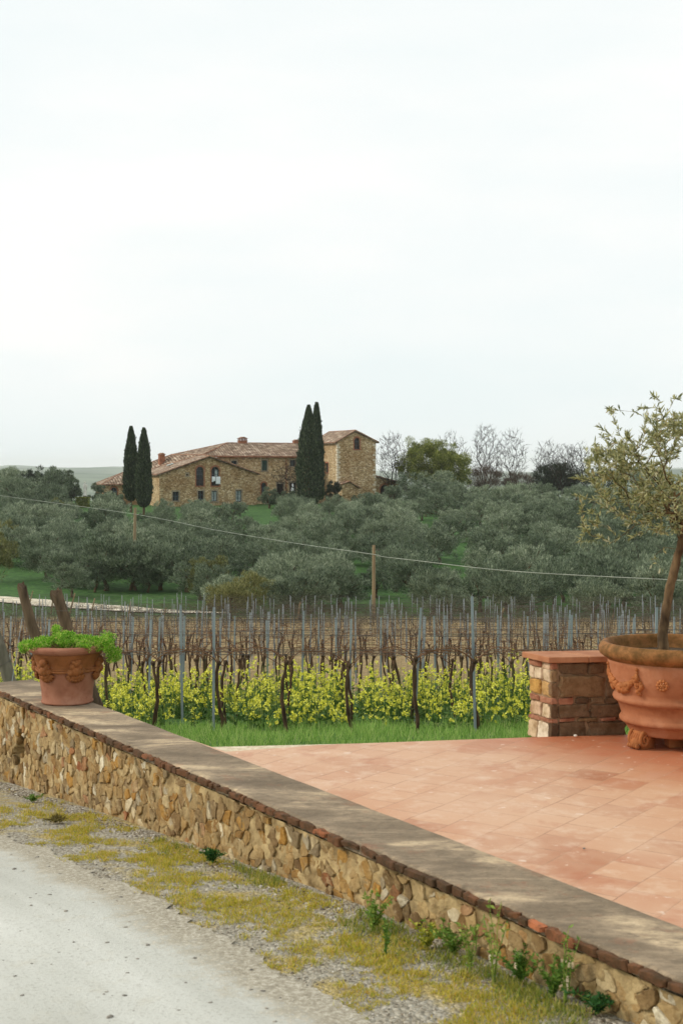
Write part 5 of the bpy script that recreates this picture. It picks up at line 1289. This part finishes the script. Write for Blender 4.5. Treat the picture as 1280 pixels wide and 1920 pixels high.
# annex right of the tower and little porches
wallblock([(6.47, -1.2), (11.2, -1.2), (11.2, zz(-.25)), (6.47, zz(.95))], 'v', 1.6, 7, [wspec(713, 730, 908.5, 930, 1.6, arch=1, style='void')])
pu0, pu1 = hu(641, -1.6), hu(671, -1.6); pm = (pu0+pu1)/2-.2
wallblock([(pu0, -1.2), (pu1, -1.2), (pu1, hz(671, 915.5, -1.6)), (pm, hz(648, 904, -1.6)), (pu0, hz(641, 908, -1.6))], 'v', -1.6, -.02, [])
def roof(name, quads, th=.16):
    """roof faces (each a list of corners, the first edge along the eave), with thickness and tile UVs"""
    bm = bmesh.new(); uvl = bm.loops.layers.uv.new('UVMap')
    for q in quads:
        q = [Vector(p) for p in q]; e = (q[1]-q[0]).normalized(); nn = (q[1]-q[0]).cross(q[-1]-q[0]).normalized()
        if nn.z < 0: nn = -nn
        s = nn.cross(e)
        up = [bm.verts.new(p+Vector((0, 0, th))) for p in q]; dn = [bm.verts.new(p) for p in q]
        fs = [bm.faces.new(up), bm.faces.new(list(reversed(dn)))]
        for i in range(len(q)): j = (i+1) % len(q); fs.append(bm.faces.new((dn[i], dn[j], up[j], up[i])))
        for f in fs:
            for l in f.loops: d = l.vert.co-q[0]; l[uvl].uv = (d.dot(e), d.dot(s))
    bmesh.ops.recalc_face_normals(bm, faces=bm.faces); me = bpy.data.meshes.new(name); bm.to_mesh(me); bm.free(); me.materials.append(m_roof)
    o = mk(name, me, house); rg = random.Random(len(me.vertices)); mb = MB()
    for q in quads:                # rounded tile ends along the eaves and verges
        q = [Vector(p) for p in q]
        for a, b in [(q[0], q[1]), (q[1], q[2]), (q[-1], q[0]), (q[-2], q[-1])]:
            n = int((b-a).length/.42)
            for i in range(n):
                c = a.lerp(b, (i+.5)/n)+Vector((0, 0, th)); d = (b-a).normalized()*.2; mb.tube([c-d, c+d], [.085*rg.uniform(.8, 1.2), .075], 6)
    mb.obj('edge_tile', m_roofedge, o); return o
m_roofedge = simple('roof_edge_tile_mat', lin((112, 80, 62)), lin((178, 138, 112)), 1.5, .9, .4, 10, .02)
ov_ = .45
e0 = ze-.12
sl = (za-ze)/ua
roof('roof', [[(-ov_, -ov_*.6, e0-ov_*sl), (-ov_, td+.4, e0-ov_*sl), (ua, td+.4, za+.0), (ua, -ov_*.6, za+.0)],
              [(tw+ov_, td+.4, ze-.28), (tw+ov_, -ov_*.6, ze-.28), (ua+.01, -ov_*.6, za), (ua+.01, td+.4, za)]])
r0_ = (-13.7, 10.95, zz(5.85)); cs_ = (5.85-3.9)/4.45
roof('roof', [[(-19.3, 6.5-ov_, cz-.1), (-.02, 6.5-ov_, cz-.1), (-.02, 10.95, zz(5.85)), r0_],
              [(-.02, 15.4+ov_, cz-.1), (-13.7, 15.4+ov_, cz-.1), (-13.7, 10.95, zz(5.84)), (-.02, 10.95, zz(5.85))]])
R1_ = (hu(320, 13), 13, zz(3.98)); R2_ = (hu(282, 15), 15, zz(2.80)); EL = (-27.65, 1.6, zz(1.0)); EB = (-27.65, 15.6, zz(.95)); AP = (-19.7, 1.6, zz(3.72)); C1 = (-19.35, 6.1, zz(3.90))
roof('roof', [[EL, EB, (-19.35, 6.2, zz(3.93)), AP], [EB, R2_, R1_, (-19.35, 6.2, zz(3.93))], [(-19.35, 6.2, zz(3.93)), R1_, r0_]])
roof('roof', [[(br_+.45, 6.6, bz-.05), (br_+.45, 1.6, bz-.05), (-19.68, 1.6, zz(3.72)), (-19.68, 6.6, zz(3.72))]])
E3 = (hu(231, 14), 14, zz(1.30))
roof('roof', [[(-33.8, 9.55, zz(-.50)), (-27.4, 9.55, zz(-.50)), (-27.4, 13.5, zz(1.6)), E3], [(-33.8, 14.8, zz(-.50)), (-33.8, 9.55, zz(-.50)), E3], [(-27.4, 13.5, zz(1.6)), (-24.8, 15, zz(2.75)), (-24.8, 15.6, zz(2.6)), E3]])
roof('roof', [[(6.5, 1.3, zz(.92)), (11.6, 1.3, zz(-.35)), (11.6, 7.2, zz(-.35)), (6.5, 7.2, zz(.92))]])
zp = [hz(641, 908, -1.6), hz(648, 904, -1.6), hz(671, 915.5, -1.6)]
roof('roof', [[(pu0-.3, -1.9, zp[0]-.1), (pm, -1.9, zp[1]), (pm, -.03, zp[1]), (pu0-.3, -.03, zp[0]-.1)], [(pm+.01, -1.9, zp[1]), (pu1+.3, -1.9, zp[2]-.05), (pu1+.3, -.03, zp[2]-.05), (pm+.01, -.03, zp[1])]], .12)
# chimneys
def chimney(x, ytop, ybase, v, w, d, style=0):
    u = hu(x, v); z1 = hz(x, ytop, v); z0 = hz(x, ybase, v)-.7; mb = MB(); H = z1-z0
    if style == 0:
        mb.box(u-w/2, u+w/2, v-d/2, v+d/2, z0, z1-.62); mb.box(u-w/2-.08, u+w/2+.08, v-d/2-.08, v+d/2+.08, z1-.70, z1-.60)
        for a in (-1, 0, 1):
            for b in (-1, 1): mb.box(u+a*(w/2-.1)-.08, u+a*(w/2-.1)+.08, v+b*(d/2-.1)-.08, v+b*(d/2-.1)+.08, z1-.60, z1-.28)
    else: mb.box(u-w/2, u+w/2, v-d/2, v+d/2, z0, z1-.26)
    o = mb.obj('chimney', m_surr, house); mb = MB(); zc = z1-.28 if style == 0 else z1-.26
    mb.add([(u-w/2-.15, v-d/2-.15, zc), (u+w/2+.15, v-d/2-.15, zc), (u+w/2+.15, v+d/2+.15, zc), (u-w/2-.15, v+d/2+.15, zc), (u-.1, v-d/2-.1, z1), (u+.1, v-d/2-.1, z1), (u+.1, v+d/2+.1, z1), (u-.1, v+d/2+.1, z1)],
           [(3, 2, 1, 0), (0, 1, 5, 4), (1, 2, 6, 5), (2, 3, 7, 6), (3, 0, 4, 7), (4, 5, 6, 7)]); mb.obj('cap', m_roofedge, o)
chimney(454.5, 819, 832, 11.2, 1.25, .9); chimney(303, 849, 866, 12.5, .85, .8, 1); chimney(555, 824, 834, 11.5, .9, .8, 1)
mb = MB(); u = hu(318, 8); zt_ = zz(1.0+.348*(u+27.65)+.25)
mb.box(-.5, .5, -.35, .35, 0, .06); o = mb.obj('skylight', m_curt, house, False, (hu(319, 8), 8, zz(2.0)+.62)); o.rotation_euler = (0, -math.atan(.34), 0)
# corner stones of the tower
m_quoin = simple('quoin_mat', lin((196, 184, 160)), lin((222, 212, 190)), 2, .9, .3, 10, .02)
for i in range(22):
    z = zz(px(0, 930, 210).z)+i*.38
    if z > ze-.5: break
    w_ = .5 if i % 2 else .26; mb = MB(); mb.box(-.03, w_, -.03, .76-w_, z, z+.30); mb.obj('quoin', m_quoin, house)
    if i % 3: mb = MB(); mb.box(tw-.76+w_, tw+.03, -.031, w_, z+.01, z+.31); mb.obj('quoin', m_quoin, house)
mb = MB(); ud = hu(536, 6.5); mb.tube([(ud, 6.42, cz-.25), (ud, 6.36, cz-.5), (ud, 6.40, -.8)], .07, 7); mb.tube([(-19, 6.02, cz-.06), (-.3, 6.02, cz-.08)], .07, 6); mb.obj('drainpipe', m_surr, house)
# laundry and parasol
m_sheet = simple('white_cloth_mat', lin((224, 232, 236)), lin((240, 244, 246)), 3, .9, .2, 8, .01)
def hw(u, v, z): return HO+Vector((.914*u-.407*v, .407*u+.914*v, z))
def cloth(x0, x1, y0, y1a, y1b, lab):
    ua_, ub = hu(x0, 1.86), hu(x1, 1.86); z1 = hz((x0+x1)/2, y0, 1.86); za_, zb_ = hz(x0, y1a, 1.86), hz(x1, y1b, 1.86); mb = MB(); n = 14
    for i in range(n+1):
        for j in range(9):
            t = i/n; u = ua_+(ub-ua_)*t; zlow = za_+(zb_-za_)*t; s = j/8; mb.v.append((u-ua_, .06*math.sin(t*13)*s, z1+(zlow-z1)*s))
    for i in range(n):
        for j in range(8): a = i*9+j; mb.f.append((a, a+1, a+10, a+9))
    p = hw(ua_, 1.86, 0); o = mb.obj('laundry', m_sheet, None, True, p, HA); md = o.modifiers.new('s', 'SOLIDIFY'); md.thickness = .02; tag(o, lab, 'laundry', 'washing hung out at the arched window')
cloth(397.6, 404, 893.7, 904, 901.5, 'short white cloth hung at the arched window, left piece'); cloth(405, 413.4, 893.6, 907.5, 907.8, 'long white sheet hung at the arched window, right piece')
pp = px(548.5, 921, 207); gz = hgt(pp.x, 207); um = thing('parasol', 'closed cream parasol standing in front of the middle wing', 'parasol', (pp.x, 207, gz)); zt_ = px(0, 906, 207).z-gz; zb_ = px(0, 921, 207).z-gz
mb = MB(); mb.lathe([(.16, zb_), (.22, zb_+.15), (.15, zb_+.5*(zt_-zb_)), (.09, zt_-.12), (.02, zt_)], 10, None, lambda w, z: .12*math.sin(5*w)); mb.obj('canopy', m_sheet, um, True); mb = MB(); mb.tube([(0, 0, -.1), (0, 0, zt_+.05)], .03, 6); mb.obj('pole', m_wood2, um)
# ---------------------------------------------------------------- air
mb = MB(); mb.box(-9500, 9500, -90, 9600, -140, 62); hz_o = mb.obj('haze', None)
hm = newmat('haze_mat'); vp = hm.node_tree.nodes.new('ShaderNodeVolumePrincipled'); oo = hm.node_tree.nodes.new('ShaderNodeOutputMaterial'); hm.node_tree.links.new(vp.outputs[0], oo.inputs['Volume'])
vp.inputs['Density'].default_value = .00011; vp.inputs['Color'].default_value = (.985, .995, 1, 1); vp.inputs['Anisotropy'].default_value = 0
hz_o.data.materials.append(hm); tag(hz_o, 'pale blue haze over the far hills', 'haze', None, 'stuff')
